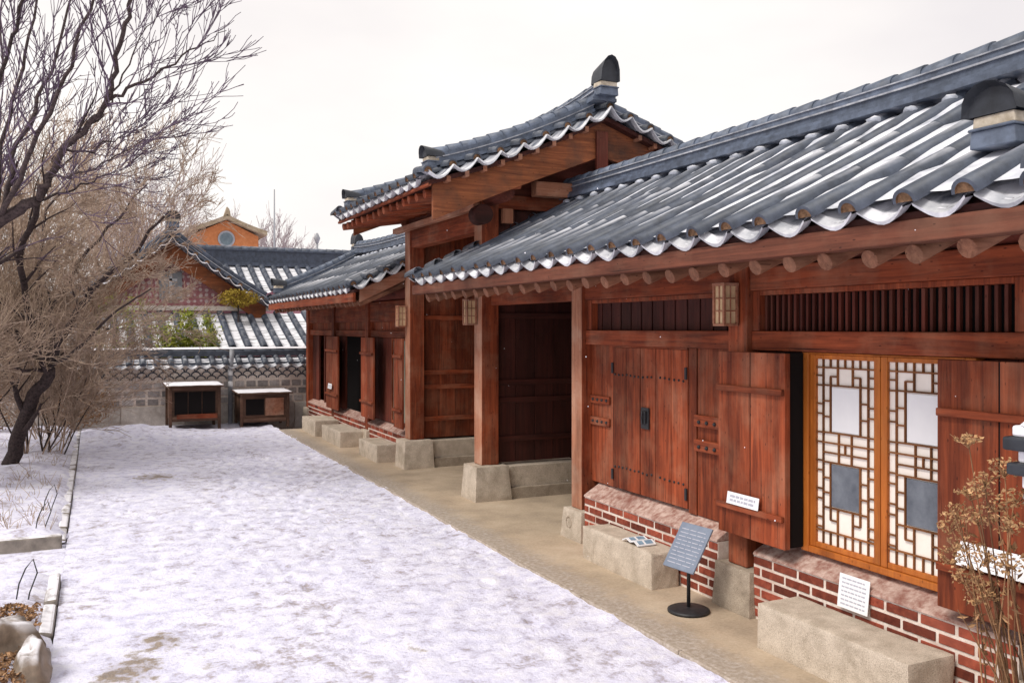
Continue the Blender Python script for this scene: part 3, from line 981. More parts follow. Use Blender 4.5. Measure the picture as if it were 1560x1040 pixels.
# ------------------------------------------------------------------ gate house
gate = thing('gate_house', (5.5, 11.4, 0), 'tall wooden gate house whose raised tiled gable stands above the neighbouring roofs', 'gate')
GE, GZ, GR, GRZ = 3.30, 3.80, 5.62, 4.74
roofg, PG = gable_roof(gate, 9.25, 13.5, GE, GZ, GR, GRZ, .30, True, True, True, False, cv=.3, seed=21, inset=.36, dscale=.8, s0=.08, cvb=-.15)
for (yc, sh) in ((10.13, .42), (12.87, .42)):
    base_stone(gate, 4.15, 4.59, yc - .22, yc + .22, sh, 'granite')
    post(gate, 4.26, 4.49, yc - .12, yc + .12, sh + .001, 3.72, 'redz', .5, True)
    onebox('door_post', 'redz', gate, (6.6, 6.82, yc - .11, yc + .11, 0, 3.7), .01)
onebox('lintel', 'redy', gate, (4.28, 4.47, 10.25, 12.75, 3.29, 3.56), .012, .6)
onebox('eave_beam', 'paley', gate, (4.10, 4.20, 9.9, 13.1, 3.52, 3.60), .01, .6)
for x in (4.38, 6.86):
    mb = MB(); mb.path([(x, 9.60, 3.72), (x, 13.15, 3.72)], .135, 16); mb.build('purlin', 'darky', gate)
mb = MB(); mb.path([(4.18, 9.75, 3.45), (4.18, 9.95, 3.45)], .12, 16); mb.build('beam_head', 'shadedx', gate)
mb = MB(); mb.path([(5.62, 9.60, 4.30), (5.62, 13.15, 4.30)], .12, 16); mb.build('ridge_purlin', 'darky', gate)
# cross beams in the gable and the infill boards
for yc in (10.13, 12.87):
    onebox('cross_beam', 'redx', gate, (4.2, 7.0, yc - .1, yc + .1, 3.565, 3.74), .01)
    mb = MB()
    sgn = -1 if yc < 11 else 1
    mb.prism([(4.5, yc - .04, 3.74), (6.75, yc - .04, 3.74), (6.75, yc - .04, 4.0), (5.62, yc - .04, 4.5), (4.5, yc - .04, 4.0)], (0, .06, 0)); mb.build('gable_board', 'darkx', gate)
    mb = MB(); planks(mb, yc - .03, 4.50, 6.6, .43, 3.56, 8, .06, 'y', .006); wl = mb.build('side_wall', 'shadedz' if yc < 11 else 'redz', gate, .003)  # near wall in darkened timber, the passage's shade put into its colour
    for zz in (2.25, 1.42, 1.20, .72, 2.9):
        onebox('wall_rail', 'shadedx' if yc < 11 else 'redx', wl, (4.495, 6.58, yc - .052, yc - .0315, zz - .035, zz + .035), .006, .75)
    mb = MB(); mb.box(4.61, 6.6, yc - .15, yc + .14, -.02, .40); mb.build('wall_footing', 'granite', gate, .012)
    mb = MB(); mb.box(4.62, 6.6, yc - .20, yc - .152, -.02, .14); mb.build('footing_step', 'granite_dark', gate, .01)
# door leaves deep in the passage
mb = MB(); planks(mb, 6.62, 10.25, 11.48, .1, 3.0, 5, .06); mb.build('gate_leaf', 'shadedz', gate, .004)
mb = MB(); planks(mb, 6.62, 11.50, 12.75, .1, 3.0, 5, .06); mb.build('gate_leaf', 'shadedz', gate, .004)
mb = MB(); planks(mb, 6.62, 10.25, 12.75, 3.02, 3.7, 8, .06); mb.build('transom', 'shadedz', gate, .004)
onebox('passage_door', 'shadedz', gate, (6.6, 6.66, 7.8, 9.98, .05, 2.9), .004)
barge(gate, PG, 9.47, .055, .44, .10, 'orange', GR, .06, True, prof(GE, GZ, GR, GRZ, -.15))
barge(gate, PG, 13.2, .055, .30, .10, 'orange', GR, .1)
onebox('gable_pendant', 'darkz', gate, (5.54, 5.70, 9.43, 9.468, 3.98, 4.5), .006)
# strut blocks under the gable
onebox('strut', 'palez', gate, (4.52, 4.66, 9.95, 10.02, 3.38, 3.56), .006)
onebox('beam_end', 'palex', gate, (4.9, 5.55, 9.80, 9.95, 3.72, 3.9), .01, .8)
rafters(gate, [9.62 + .262 * i for i in range(15)], 3.385, 3.615, .055, .16, 1.2, 'redx')
mb = MB(); mb.box(3.33, 3.375, 9.35, 13.4, 3.672, 3.705); mb.build('fascia', 'redy', gate, .006)
for k in range(9):      # little joist ends along the near verge, under the tiles
    s_ = .12 + .86 * k / 9
    h, z = PG(s_); zb = prof(GE, GZ, GR, GRZ, -.15)(s_)[1]
    onebox('verge_joist', 'palex', gate, (h - .025, h + .025, 9.34, 9.466, z - .15, z - .085), .004)
    if k < 8:
        onebox('verge_joist', 'palex', gate, (2 * GR - h - .025, 2 * GR - h + .025, 9.34, 9.466, zb - .15, zb - .085), .004)

# ------------------------------------------------------------------ far house (beyond the gate)
far = thing('hanok_house', (5.4, 16.6, 0), 'low red timber house with open shutters standing beyond the gate house', 'house')
gable_roof(far, 13.02, 20.4, XE, ZE + .02, XR, ZR, .322, True, True, False, True, seed=41, inset=.4, desc=(False, True), s0=.1)
for yc in (15.4, 17.9, 20.3):
    base_stone(far, 4.29, 4.66, yc - .18, yc + .18, .3, 'granite')
    post(far, 4.34, 4.54, yc - .1, yc + .1, .301, 2.6, 'redz', rng.random())
onebox('lintel', 'redy', far, (4.375, 4.53, 13.1, 20.3, 2.2, 2.54), .01, .4)
mb = MB(); mb.path([(4.45, 13.1, 2.665), (4.45, 20.4, 2.665)], .12, 14); mb.build('purlin', 'darky', far)
rafters(far, [13.2 + .291 * i for i in range(25)], 3.6, 2.46, .05, .44, 1.35, 'rafter')
mb = MB(); mb.box(3.485, 3.53, 13.1, 20.3, 2.485, 2.62); mb.build('fascia', 'redy', far, .006)
mb = MB(); mb.box(4.43, 4.47, 13.1, 20.3, 2.6, 2.93); mb.build('rafter_infill', 'darky', far)
mb = MB(); mb.box(6.7, 6.8, 13.0, 20.3, 0, 2.75); mb.build('rear_wall', 'darkz', far)
mb = MB(); mb.box(4.95, 5.0, 13.0, 20.3, .3, 2.5); mb.build('interior_partition', 'shade_black', far)  # near-black sheet paints the unlit room behind the doorways
mb = MB(); mb.box(4.56, 6.7, 13.0, 20.3, .3, .34); mb.build('interior_floor', 'shade_black', far)
for yc in (13.05, 20.32):
    mb = MB(); mb.prism([(4.55, yc, 0), (6.7, yc, 0), (6.7, yc, 2.72), (5.5, yc, 3.4), (4.55, yc, 2.72)], (0, .06, 0)); mb.build('gable_wall', 'redx', far)
barge(far, prof(XE, ZE + .02, XR, ZR), 13.1, .05, .2, .10, 'palex', XR, .06)
mb = MB(); mb.box(3.9, 4.9, 13.17, 13.21, 2.25, 3.0); 
for (a, b) in ((13.15, 15.3), (15.5, 17.8), (18.0, 20.2)):
    brick_plinth(far, 4.34, a, b, .42, 5, .1)
    onebox('rail', 'redy', far, (4.385, 4.53, a, b, 1.935, 2.05), .008, rng.random())
    mb = MB(); planks(mb, 4.44, a, b, 2.051, 2.199, 8, .04); mb.build('upper_panel', 'redz', far, .003)
# bay with glazed window, then two open doorways
mb = MB(); planks(mb, 4.45, 14.25, 15.3, .52, 1.934, 4, .04); mb.build('wall_panel', 'darkz', far, .003)
mb = MB(); planks(mb, 4.45, 13.1, 13.45, .52, 1.934, 2, .04); mb.build('wall_panel', 'darkz', far, .003)
mb = MB(); mb.box(4.43, 4.49, 13.46, 13.5, .53, 1.93); mb.box(4.43, 4.49, 14.2, 14.24, .53, 1.93); mb.box(4.432, 4.49, 13.5, 14.2, .53, .58); mb.box(4.432, 4.49, 13.5, 14.2, 1.89, 1.93); mb.box(4.434, 4.49, 13.83, 13.87, .58, 1.89)
wf = mb.build('window', 'redz', far, .004)
mb = MB(); mb.box(4.46, 4.47, 13.5, 14.2, .58, 1.89); mb.build('pane', simple('greenish_pane', (.2, .21, .15), (.3, .3, .22), 3, .3, .05, .001, sp=.5), wf)
mb = MB(); planks(mb, 4.45, 15.5, 15.7, .5, 1.934, 1, .04); mb.build('wall_panel', 'darkz', far, .003)
mb = MB(); planks(mb, 4.45, 17.3, 17.8, .5, 1.934, 2, .04); mb.build('wall_panel', 'darkz', far, .003)
mb = MB(); planks(mb, 4.45, 19.6, 20.2, .5, 1.934, 2, .04); mb.box(4.44, 4.5, 19.0, 19.06, .5, 1.934); mb.build('wall_panel', 'darkz', far, .003)
shutter(far, 4.22, 14.57, 15.34, .55, 1.93, (.2, .8))
shutter(far, 4.22, 12.985 + .02, 13.44, .55, 1.93, (.2, .8))
shutter(far, 4.22, 17.0, 17.95, .5, 1.93, (.2, .8))

# ------------------------------------------------------------------ step stones
def step(x0, x1, y0, y1, h, label, mat='granite'):
    mb = MB()
    n = 6
    rows = []
    j = lambda a: a + rng.uniform(-.006, .006)
    mb.hexa([(j(x0), j(y0), -.03), (x1, j(y0), -.03), (x1, j(y1), -.03), (j(x0), j(y1), -.03), (j(x0), j(y0), j(h)), (x1, j(y0), j(h)), (x1, j(y1), j(h)), (j(x0), j(y1), j(h))])
    o = hew(mb.build('step_stone', mat, None), 14, .005, y0)
    return tag(o, label, 'step stone', 'long granite step stones along the house fronts')
step(3.94, 4.295, 3.43, 4.64, .30, 'long grey granite step stone below the lattice window')
step(4.03, 4.30, 6.00, 7.12, .30, 'pale granite step stone with a blue booklet on it, below the studded door')
step(3.95, 4.30, 13.44, 14.5, .27, 'granite step stone just beyond the gate house, below the greenish window', 'granite')
step(3.87, 4.30, 15.4, 16.8, .27, 'granite step stone before the dark open doorway of the far house', 'granite')
step(3.83, 4.30, 17.2, 18.4, .30, 'farthest granite step stone, nearest the end of the paving', 'granite')

# ------------------------------------------------------------------ lanterns
def lantern(x, y, z, label):
    t = thing('post_lantern', (x, y, z), label, 'lantern', 'wooden box lanterns fixed to the posts')
    mb = MB(); w2, h = .058, .28
    mb.box(x - w2 - .012, x + w2 + .012, y - w2 - .012, y + w2 + .012, z + h, z + h + .022)
    mb.box(x - w2 - .008, x + w2 + .008, y - w2 - .008, y + w2 + .008, z - .018, z)
    for sx in (-1, 1):
        for sy in (-1, 1):
            a, b = x + sx * w2, y + sy * w2
            mb.box(a - .01, a + .01, b - .01, b + .01, z + .0005, z + h - .0005)
    for k in (1, 2):
        zz = z + h * k / 3
        mb.box(x - w2 - .004, x - w2 + .004, y - w2 + .0105, y + w2 - .0105, zz - .005, zz + .005)
        mb.box(x - w2 + .0105, x + w2 - .0105, y - w2 - .004, y - w2 + .004, zz - .005, zz + .005)
    mb.box(x - w2 - .004, x - w2 + .004, y - .005, y + .005, z + .001, z + h - .001)
    mb.box(x - .005, x + .005, y - w2 - .004, y - w2 + .004, z + .001, z + h - .001)
    mb.build('frame', 'paley', t, .002)
    mb = MB(); mb.box(x - w2 + .0045, x + w2 - .005, y - w2 + .0045, y + w2 - .005, z + .001, z + h - .001); mb.build('paper_shade', 'lantern_paper', t)
    mb = MB(); mb.box(x + .055, x + .12, y - .012, y + .012, z + h - .08, z + h - .05); mb.build('bracket', 'iron', t)
    return t
lantern(4.255, 5.36, 2.13, 'wooden box lantern under the eave between the studded door and the lattice window')
lantern(4.18, 10.2, 2.15, 'wooden box lantern on the middle post, at the near side of the gate opening')
lantern(4.18, 12.93, 2.13, 'wooden box lantern on the post at the far side of the gate opening')

# ------------------------------------------------------------------ notices
def notice(name, c, wdt, hgt, nrm, label, lines=5, up=(0, 0, 1), cat='notice'):
    """flat sheet with thickness, printed side outward"""
    c, nrm, up = Vector(c), Vector(nrm).normalized(), Vector(up)
    sd = up.cross(nrm).normalized(); u = nrm.cross(sd)
    t = thing(name, tuple(c), label, cat)
    mb = MB()
    def slab(a0, a1, b0, b1, d0, d1):
        mb.hexa([c + sd * a0 + u * b0 + nrm * d0, c + sd * a1 + u * b0 + nrm * d0, c + sd * a1 + u * b1 + nrm * d0, c + sd * a0 + u * b1 + nrm * d0,
                 c + sd * a0 + u * b0 + nrm * d1, c + sd * a1 + u * b0 + nrm * d1, c + sd * a1 + u * b1 + nrm * d1, c + sd * a0 + u * b1 + nrm * d1])
    slab(-wdt / 2, wdt / 2, -hgt / 2, hgt / 2, 0, .004)
    mb.build('sheet', 'white_paper', t)
    mb = MB()
    r2 = random.Random(len(label))
    for k in range(lines):
        b = hgt * (.5 - (k + 1) / (lines + 1))
        a = -wdt * .4
        while a < wdt * .36:
            L = r2.uniform(.06, .16) * wdt
            hh = hgt * .022 if lines > 2 else hgt * .1
            slab(a, min(a + L, wdt * .4), b - hh, b + hh, .0045, .0055)
            a += L + wdt * .025
    mb.build('print', 'ink', t)
    return t
notice('notice_sheet', (4.30, 4.16, .435), .245, .21, (-1, 0, .12), 'white printed notice hung on the red bricks under the lattice window', 7)
notice('name_card', (4.186, 5.08, .866), .34, .085, (-1, 0, .15), 'small white card on the lower batten of the left shutter', 2, cat='sign')
notice('notice_sheet', (4.178, 3.12, .90), .40, .13, (-1, 0, .5), 'white sheet on the lower batten of the right shutter behind the dry plant', 3)
notice('name_card', (4.18, 17.45, .95), .3, .1, (-1, 0, .1), 'tiny white card on the shutter of the far house', 2, cat='sign')

# booklet on the step stone
t = thing('booklet', (4.12, 6.3, .31), 'pale blue booklet lying open on the granite step stone', 'booklet')
mb = MB()
pts = [(-.12, 0), (-.06, .028), (0, .012), (.06, .03), (.12, .004)]
for i in range(4):
    (a, za), (b, zb) = pts[i], pts[i + 1]
    mb.hexa([(4.03, 6.32 + a, .303 + za), (4.03, 6.32 + b, .303 + zb), (4.21, 6.32 + b, .303 + zb), (4.21, 6.32 + a, .303 + za),
             (4.03, 6.32 + a, .312 + za), (4.03, 6.32 + b, .312 + zb), (4.21, 6.32 + b, .312 + zb), (4.21, 6.32 + a, .312 + za)])
mb.build('pages', 'white_paper', t)
mb = MB()
for i in range(4):
    (a, za), (b, zb) = pts[i], pts[i + 1]
    q = lambda f: 6.32 + a + (b - a) * f
    zf = lambda f: .3135 + za + (zb - za) * f
    for (u0, u1) in ((4.05, 4.10), (4.12, 4.19)):
        mb.hexa([(u0, q(.15), zf(.15)), (u0, q(.85), zf(.85)), (u1, q(.85), zf(.85)), (u1, q(.15), zf(.15)),
                 (u0, q(.15), zf(.15) + .001), (u0, q(.85), zf(.85) + .001), (u1, q(.85), zf(.85) + .001), (u1, q(.15), zf(.15) + .001)])
mb.build('picture', 'blue_print', t)

# sign stand
sx, sy = 3.98, 5.44
t = thing('sign_stand', (sx, sy, 0), 'grey blue information board on a black pole with a round foot', 'sign')
mb = MB()
prof_ = [(.0, .0), (.155, .0), (.155, .016), (.14, .024), (.03, .034), (.0, .036)]
mb.grid([[(sx + r_ * math.cos(2 * math.pi * k / 32), sy + r_ * math.sin(2 * math.pi * k / 32), z_ + .002) for k in range(33)] for (r_, z_) in prof_])
mb.build('foot', 'iron', t)
mb = MB(); mb.path([(sx, sy, .03), (sx, sy, .40), (sx + .02, sy, .44)], .014, 10); mb.build('pole', 'iron', t)
c = Vector((sx + .0, sy - .0, .47)); nrm = Vector((-.83, -.1, .55)).normalized(); sd = Vector((0, 0, 1)).cross(nrm).normalized(); u = nrm.cross(sd)
mb = MB()
def slab(mb, a0, a1, b0, b1, d0, d1):
    mb.hexa([c + sd * a0 + u * b0 + nrm * d0, c + sd * a1 + u * b0 + nrm * d0, c + sd * a1 + u * b1 + nrm * d0, c + sd * a0 + u * b1 + nrm * d0,
             c + sd * a0 + u * b0 + nrm * d1, c + sd * a1 + u * b0 + nrm * d1, c + sd * a1 + u * b1 + nrm * d1, c + sd * a0 + u * b1 + nrm * d1])
slab(mb, -.16, .16, -.18, .18, 0, .016)
mb.build('panel', 'blue_panel', t, .004)
mb = MB()
for k in range(10):
    a = -.13
    while a < .12:
        L = rng.uniform(.03, .09); slab(mb, a, min(a + L, .135), .13 - k * .03 - .003, .13 - k * .03 + .003, .0165, .0175); a += L + .012
mb.build('print', 'ink', t)

# ------------------------------------------------------------------ far courtyard wall
YW = 20.75
wall = thing('courtyard_wall', (1.0, YW + .2, 0), 'low stone courtyard wall with snow capped tile coping across the far end', 'wall')
mb = MB(); mb.box(-9.0, 5.4, YW + .03, YW + .4, -.22, 1.27); mb.build('wall_body', 'mortar', wall)
mb = MB()
x = -9.0
while x < 5.4:
    L = rng.uniform(.8, 1.3); mb.box(x, min(x + L - .015, 5.4), YW - .01, YW + .1, -.2, .40, t=rng.random()); x += L
mb.build('granite_base', 'base_pale', wall, .012)
mb = MB()
for k in range(3):
    x = -9.0 + (k % 2) * .12
    while x < 5.2:
        L = rng.uniform(.15, .24); z0 = .425 + k * .175
        mb.box(x, min(x + L, 5.38), YW + rng.uniform(.008, .02), YW + .08, z0, z0 + .125, t=rng.random()); x += L + .05
mb.build('square_stones', simple('grey_pink_stone', (.27, .245, .235), (.47, .43, .41), 20, .9, .5, .005, tint=(.6, 1.3)), wall, .01)
mb = MB()
for k in range(3):      # tile arcs set in mortar
    x = -9.0 + (k % 2) * .11
    while x < 5.2:
        z0 = .965 + k * .085
        pts = [(x + .11 + .095 * math.cos(math.pi * q / 6), YW + .012, z0 + .075 * math.sin(math.pi * q / 6)) for q in range(7)]
        mb.path(pts, .013, 5)
        x += .22
mb.build('tile_pattern', 'tile_wall', wall)
mb = MB()
slope(mb, prof(YW - .2, 1.30, YW + .2, 1.46, .1), lambda h, t_, z: (t_, h, z), -9.0, 5.45, .285, r=.065, tile=.25, seed=77, cols=(0, 1, 0, 3))
slope(mb, prof(YW - .2, 1.30, YW + .2, 1.46, .1), lambda h, t_, z: (t_, 2 * (YW + .2) - h, z), -9.0, 5.45, .285, r=.065, tile=.4, seed=78, cols=(0, 1, 0, 3))
mb.box(-9.0, 5.45, YW - .1, YW + .5, 1.27, 1.33, 0)
cop = mb.build('tile_coping', [M['tile_wall'], M['channel'], M['plug'], M['lip']], wall)
layered([(-9.0, YW + .2, 1.46), (5.45, YW + .2, 1.46)], (0, 0, 1), (0, 1, 0), [(.10, .06, 0), (.08, .05, 0)], .07, [M['tile_wall'], M['lip']], 'coping_ridge', wall)
mb = MB()
rows = []
for k in range(91):
    x = -9 + 14.45 * k / 90
    rows.append([(x, YW + .2 + .075 * math.cos(math.pi * (.15 + .7 * q / 6)), 1.575 + .075 * math.sin(math.pi * (.15 + .7 * q / 6)) + .012 + .012 * noise.noise((x * 4, q, 0))) for q in range(7)])
mb.grid(rows); mb.build('snow_cap', 'snow', wall)

# drain pipe
t = thing('drain_pipe', (2.72, YW - .06, 0), 'grey drain pipe running down the far wall between the two wooden bins', 'pipe')
mb = MB(); mb.path([(2.72, YW - .06, -.05), (2.72, YW - .06, 1.2), (2.72, YW - .30, 1.42), (2.72, YW - .30, 1.62)], .05, 10); mb.build('pipe', 'steel', t)
for zz in (.85, 1.1):
    mb = MB(); mb.path([(2.72, YW - .06, zz - .06), (2.72, YW - .06, zz + .06)], .058, 10); mb.build('clamp', 'tape', t)

# wooden bins
def bin_(x0, x1, y0, y1, h, label, style):
    t = thing('wooden_bin', ((x0 + x1) / 2, (y0 + y1) / 2, 0), label, 'bin', 'dark wooden bins against the far wall')
    z0 = .16 if style else .06
    mb = MB(); mb.box(x0 + .04, x1 - .04, y0 + .03, y1, z0, h - .04); mb.build('body', 'grey_wood', t, .006)
    for xx in (x0, x1 - .06):
        for yy in (y0, y1 - .06): onebox('leg', 'grey_wood', t, (xx, xx + .06, yy, yy + .06, -.06, h - .04), .005, rng.random())
    mb = MB(); mb.hexa([(x0 - .06, y0 - .08, h - .05), (x1 + .06, y0 - .08, h - .05), (x1 + .06, y1 + .03, h - .03), (x0 - .06, y1 + .03, h - .03),
                        (x0 - .06, y0 - .08, h - .02), (x1 + .06, y0 - .08, h - .02), (x1 + .06, y1 + .03, h), (x0 - .06, y1 + .03, h)])
    lid = mb.build('lid', 'grey_wood', t, .005)
    mb = MB(); rows = []
    for k in range(13):
        f = k / 12; x = x0 - .05 + (x1 - x0 + .1) * f
        rows.append([(x, y0 - .075 + (y1 - y0 + .09) * q / 5, h - .019 + .018 * q / 5 + .004 + .012 * math.sin(math.pi * min(1, max(0, f))) ** .3 * (1 if 0 < q < 5 else .3) + .008 * noise.noise((x * 6, q, h))) for q in range(6)])
    mb.grid(rows); mb.build('snow_cover', 'snow', lid)
    for zz in (z0 + .04, h - .12) if style else (z0 + .03,):
        onebox('front_rail', 'grey_wood', t, (x0 + .065, x1 - .065, y0 - .005, y0 + .028, zz, zz + .06), .004, .9)
    if style:
        mb = MB()
        for k in range(3):
            a = x0 + .1 + (x1 - x0 - .2) * k / 3 + .01; b = x0 + .1 + (x1 - x0 - .2) * (k + 1) / 3 - .01
            mb.box(a, b, y0 + .012, y0 + .028, z0 + .14, h - .15)
        mb.build('opening_shade', 'shade_black', t)  # near-black panels paint the bin's shaded inside
        onebox('crate_board', 'redx', t, (x0 + .15, x1 - .07, y0 - .03, y0 - .006, z0 + .06, z0 + .15), .004)
    else:
        mb = MB(); mb.box(x0 + .12, x0 + .50, y0 + .012, y0 + .028, z0 + .16, h - .16); mb.build('opening_shade', 'shade_black', t)  # near-black panel paints the shaded inside, no hole is cut
        onebox('front_door', 'paley', t, (x0 + .53, x1 - .12, y0 + .008, y0 + .0285, z0 + .14, h - .14), .004, .3)
    return t
bin_(1.36, 2.38, 19.55, 20.6, .92, 'taller dark wooden bin on legs with snow on its lid, left of the drain pipe', 1)
bin_(2.80, 3.84, 19.75, 20.65, .72, 'lower dark wooden bin right of the drain pipe', 0)

# ------------------------------------------------------------------ buildings behind the wall
hip = thing('tiled_house', (1.85, 25.5, 0), 'tiled house behind the far wall with pink gable and snowy skirt roof', 'house')
AX, AZ, GY = 1.75, 4.38, 24.6
Pg = prof(AX - 2.45, 2.70, AX, AZ, .18)
mb = MB()
slope(mb, Pg, lambda h, t_, z: (h, t_, z), GY - .5, GY + 6, .32, seed=91)
slope(mb, Pg, lambda h, t_, z: (2 * AX - h, t_, z), GY - .5, GY + 6, .32, seed=92)
rr = random.Random(7)
for mir in (0, 1):
    nn = 9; Cc = [Pg(i / nn) for i in range(nn + 1)]
    f_ = (lambda h: 2 * AX - h) if mir else (lambda h: h)
    for i, (h, z) in enumerate(Cc):
        mb.roll((f_(h), GY - .75, z), (f_(h), GY - .3, z + .03), (0, 0, 1), .08, .075, 8, 0, rr.random(), .3, 2)
        if i < nn:
            top = []
            for q in range(7):
                ff = q / 6
                top.append(Vector((f_(h + (Cc[i + 1][0] - h) * ff), GY - .75, z + (Cc[i + 1][1] - z) * ff - .08 * math.sin(math.pi * ff))))
            mb.grid([top, [p + Vector((0, .4, .03)) for p in top]], 1, True)
            lip(mb, top, Vector((0, -1, 0)), Vector((0, 0, 1)), 3, rr)
rf = mb.build('roof', [M['far_tile'], M['channel'], M['plug'], M['snow']], hip)
for mir in (0, 1):
    pts = []
    for k in range(9):
        h, z = Pg(.04 + .94 * k / 8)
        pts.append(((2 * AX - h) if mir else h, GY - .32, z + .06))
    layered(pts, (0, 0, 1), (0, 1, 0), VERGE_L, .08, [M['far_tile'], M['lip']], 'descending_ridge', rf)
layered([(AX, GY - .6, AZ + .02), (AX, GY + 6, AZ + .02)], (0, 0, 1), (1, 0, 0), RIDGE_L, .08, [M['far_tile'], M['lip']], 'ridge', rf)
end_tile((AX, GY - .55, AZ + .25), (0, -1, 0), (0, 0, 1), rf, 1.25, name='ridge_end_ornament')
barge(hip, Pg, GY - .45, .06, .52, .12, 'orange', AX, .05)
mb = MB(); mb.prism([(AX - 2.2, GY, 2.66), (AX + 2.2, GY, 2.66), (AX + .3, GY, 4.05), (AX - .3, GY, 4.05)], (0, .1, 0)); mb.build('gable_wall', M['plaster_dots'], hip)
mb = MB(); mb.box(AX - .28, AX + .28, GY - .04, GY - .001, 2.82, 3.55); vn = mb.build('gable_vent', 'steel', hip, .01)
mb = MB(); mb.box(AX - .035, AX + .035, GY - .07, GY - .041, 2.75, 3.6); mb.box(AX - .16, AX + .16, GY - .07, GY - .041, 3.3, 3.36); mb.build('vent_bars', 'lip', vn)
mb = MB(); mb.box(AX - 2.6, AX + 2.5, GY - .25, GY - .05, 2.54, 2.66); mb.build('gable_beam', 'white_beam', hip, .01)
mb = MB()
slope(mb, prof(22.0, 1.62, GY - .1, 2.5, .1), lambda h, t_, z: (t_, h, z), AX - 3.2, AX + 3.4, .36, seed=95, r=.085)
mb.build('skirt_roof', [M['far_tile'], M['far_snow'], M['tile_dark'], M['snow']], hip)
mb = MB(); mb.box(AX - 3.1, AX + 3.3, 22.35, 22.4, -.2, 1.62); mb.box(AX - 2.4, AX + 2.4, GY + .11, GY + 6, -.2, 2.6); mb.build('wall', 'plaster', hip)

far2 = thing('tiled_house', (6, 33, 0), 'long dark tiled roof farther back, right of the pink gable', 'house')
mb = MB(); slope(mb, prof(30.5, 3.35, 33, 4.35, .1), lambda h, t_, z: (t_, h, z), 2.5, 12.0, .42, seed=97, r=.1, tile=.5)
rf = mb.build('roof', [M['far_tile'], M['far_snow'], M['tile_dark'], M['snow']], far2)
layered([(3.2, 33, 4.3), (12, 33, 4.3)], (0, 0, 1), (0, 1, 0), [(.25, .12, 0), (.16, .42, 0), (.2, .05, 0)], .12, [M['far_tile'], M['lip']], 'ridge', rf)
mb = MB(); mb.box(2.9, 12, 31.2, 36, -.2, 3.5); mb.build('wall', 'plaster', far2)

# orange brick building with round window
cx_, cy_ = 60 * (-.320 * .9063 + .4226), 60 * (.9063 + .320 * .4226)
ob = thing('brick_building', (cx_, cy_ + 3, 0), 'orange brick building with a round window showing above the far roofs', 'building')
mb = MB(); mb.prism([(cx_ - 2.1, cy_, -.2), (cx_ + 2.1, cy_, -.2), (cx_ + 2.1, cy_, 8.3), (cx_, cy_, 9.3), (cx_ - 2.1, cy_, 8.3)], (0, 8, 0)); mb.build('wall', 'orange_brick', ob)
mb = MB()
for sg in (-1, 1):
    for k in range(6):
        f0, f1 = k / 6, (k + 1) / 6
        z_ = lambda f: 9.55 - 1.25 * f + .25 * f * f
        xa, xb = cx_ + sg * 2.6 * f0, cx_ + sg * 2.6 * f1
        mb.hexa([(xa, cy_ - .6, z_(f0) - .2), (xb, cy_ - .6, z_(f1) - .2), (xb, cy_ + 8.5, z_(f1) - .2), (xa, cy_ + 8.5, z_(f0) - .2), (xa, cy_ - .6, z_(f0) + .08), (xb, cy_ - .6, z_(f1) + .08), (xb, cy_ + 8.5, z_(f1) + .08), (xa, cy_ + 8.5, z_(f0) + .08)])
mb.prism([(cx_ - .22, cy_ - .6, 9.55), (cx_ + .22, cy_ - .6, 9.55), (cx_ + .12, cy_ - .6, 10.0), (cx_ - .02, cy_ - .6, 10.15)], (0, .5, 0))
mb.build('roof', 'olive_roof', ob)
mb = MB(); mb.path([(cx_, cy_ - .08, 8.05), (cx_, cy_ + .02, 8.05)], .55, 24); rw = mb.build('round_window', 'steel', ob)
mb = MB(); mb.path([(cx_, cy_ - .1, 8.05), (cx_, cy_ - .082, 8.05)], .42, 24); mb.build('pane', simple('blue_grey_pane', (.09, .12, .14), (.17, .22, .24), 3, .3, .05, .001), rw)

def at(px, d, z):     # a point d metres ahead of the viewpoint, for far things
    u_ = (px - 780) / 1360
    return Vector((d * (u_ * .9063 + .4226), d * (.9063 - u_ * .4226), z))
p = at(418, 95, 0)
t = thing('flag_mast', tuple(p), 'thin tall mast rising above the far roofs', 'mast')
mb = MB(); mb.path([p, p + Vector((0, 0, 9)), p + Vector((0, 0, 16.8))], [.14, .12, .06], 6); mb.build('mast_pole', 'steel', t)
p = at(483, 70, 0)
t = thing('street_lamp', tuple(p), 'small distant lamp post peeping over the far ridge', 'lamp')
mb = MB(); mb.path([p, p + Vector((0, 0, 9.0))], .09, 6); mb.build('lamp_pole', 'steel', t)
mb = MB(); mb.path([p + Vector((0, 0, 8.7)), p + Vector((0, 0, 9.1)), p + Vector((0, 0, 9.5))], [.12, .26, .08], 8); mb.build('lamp_head', 'steel', t)

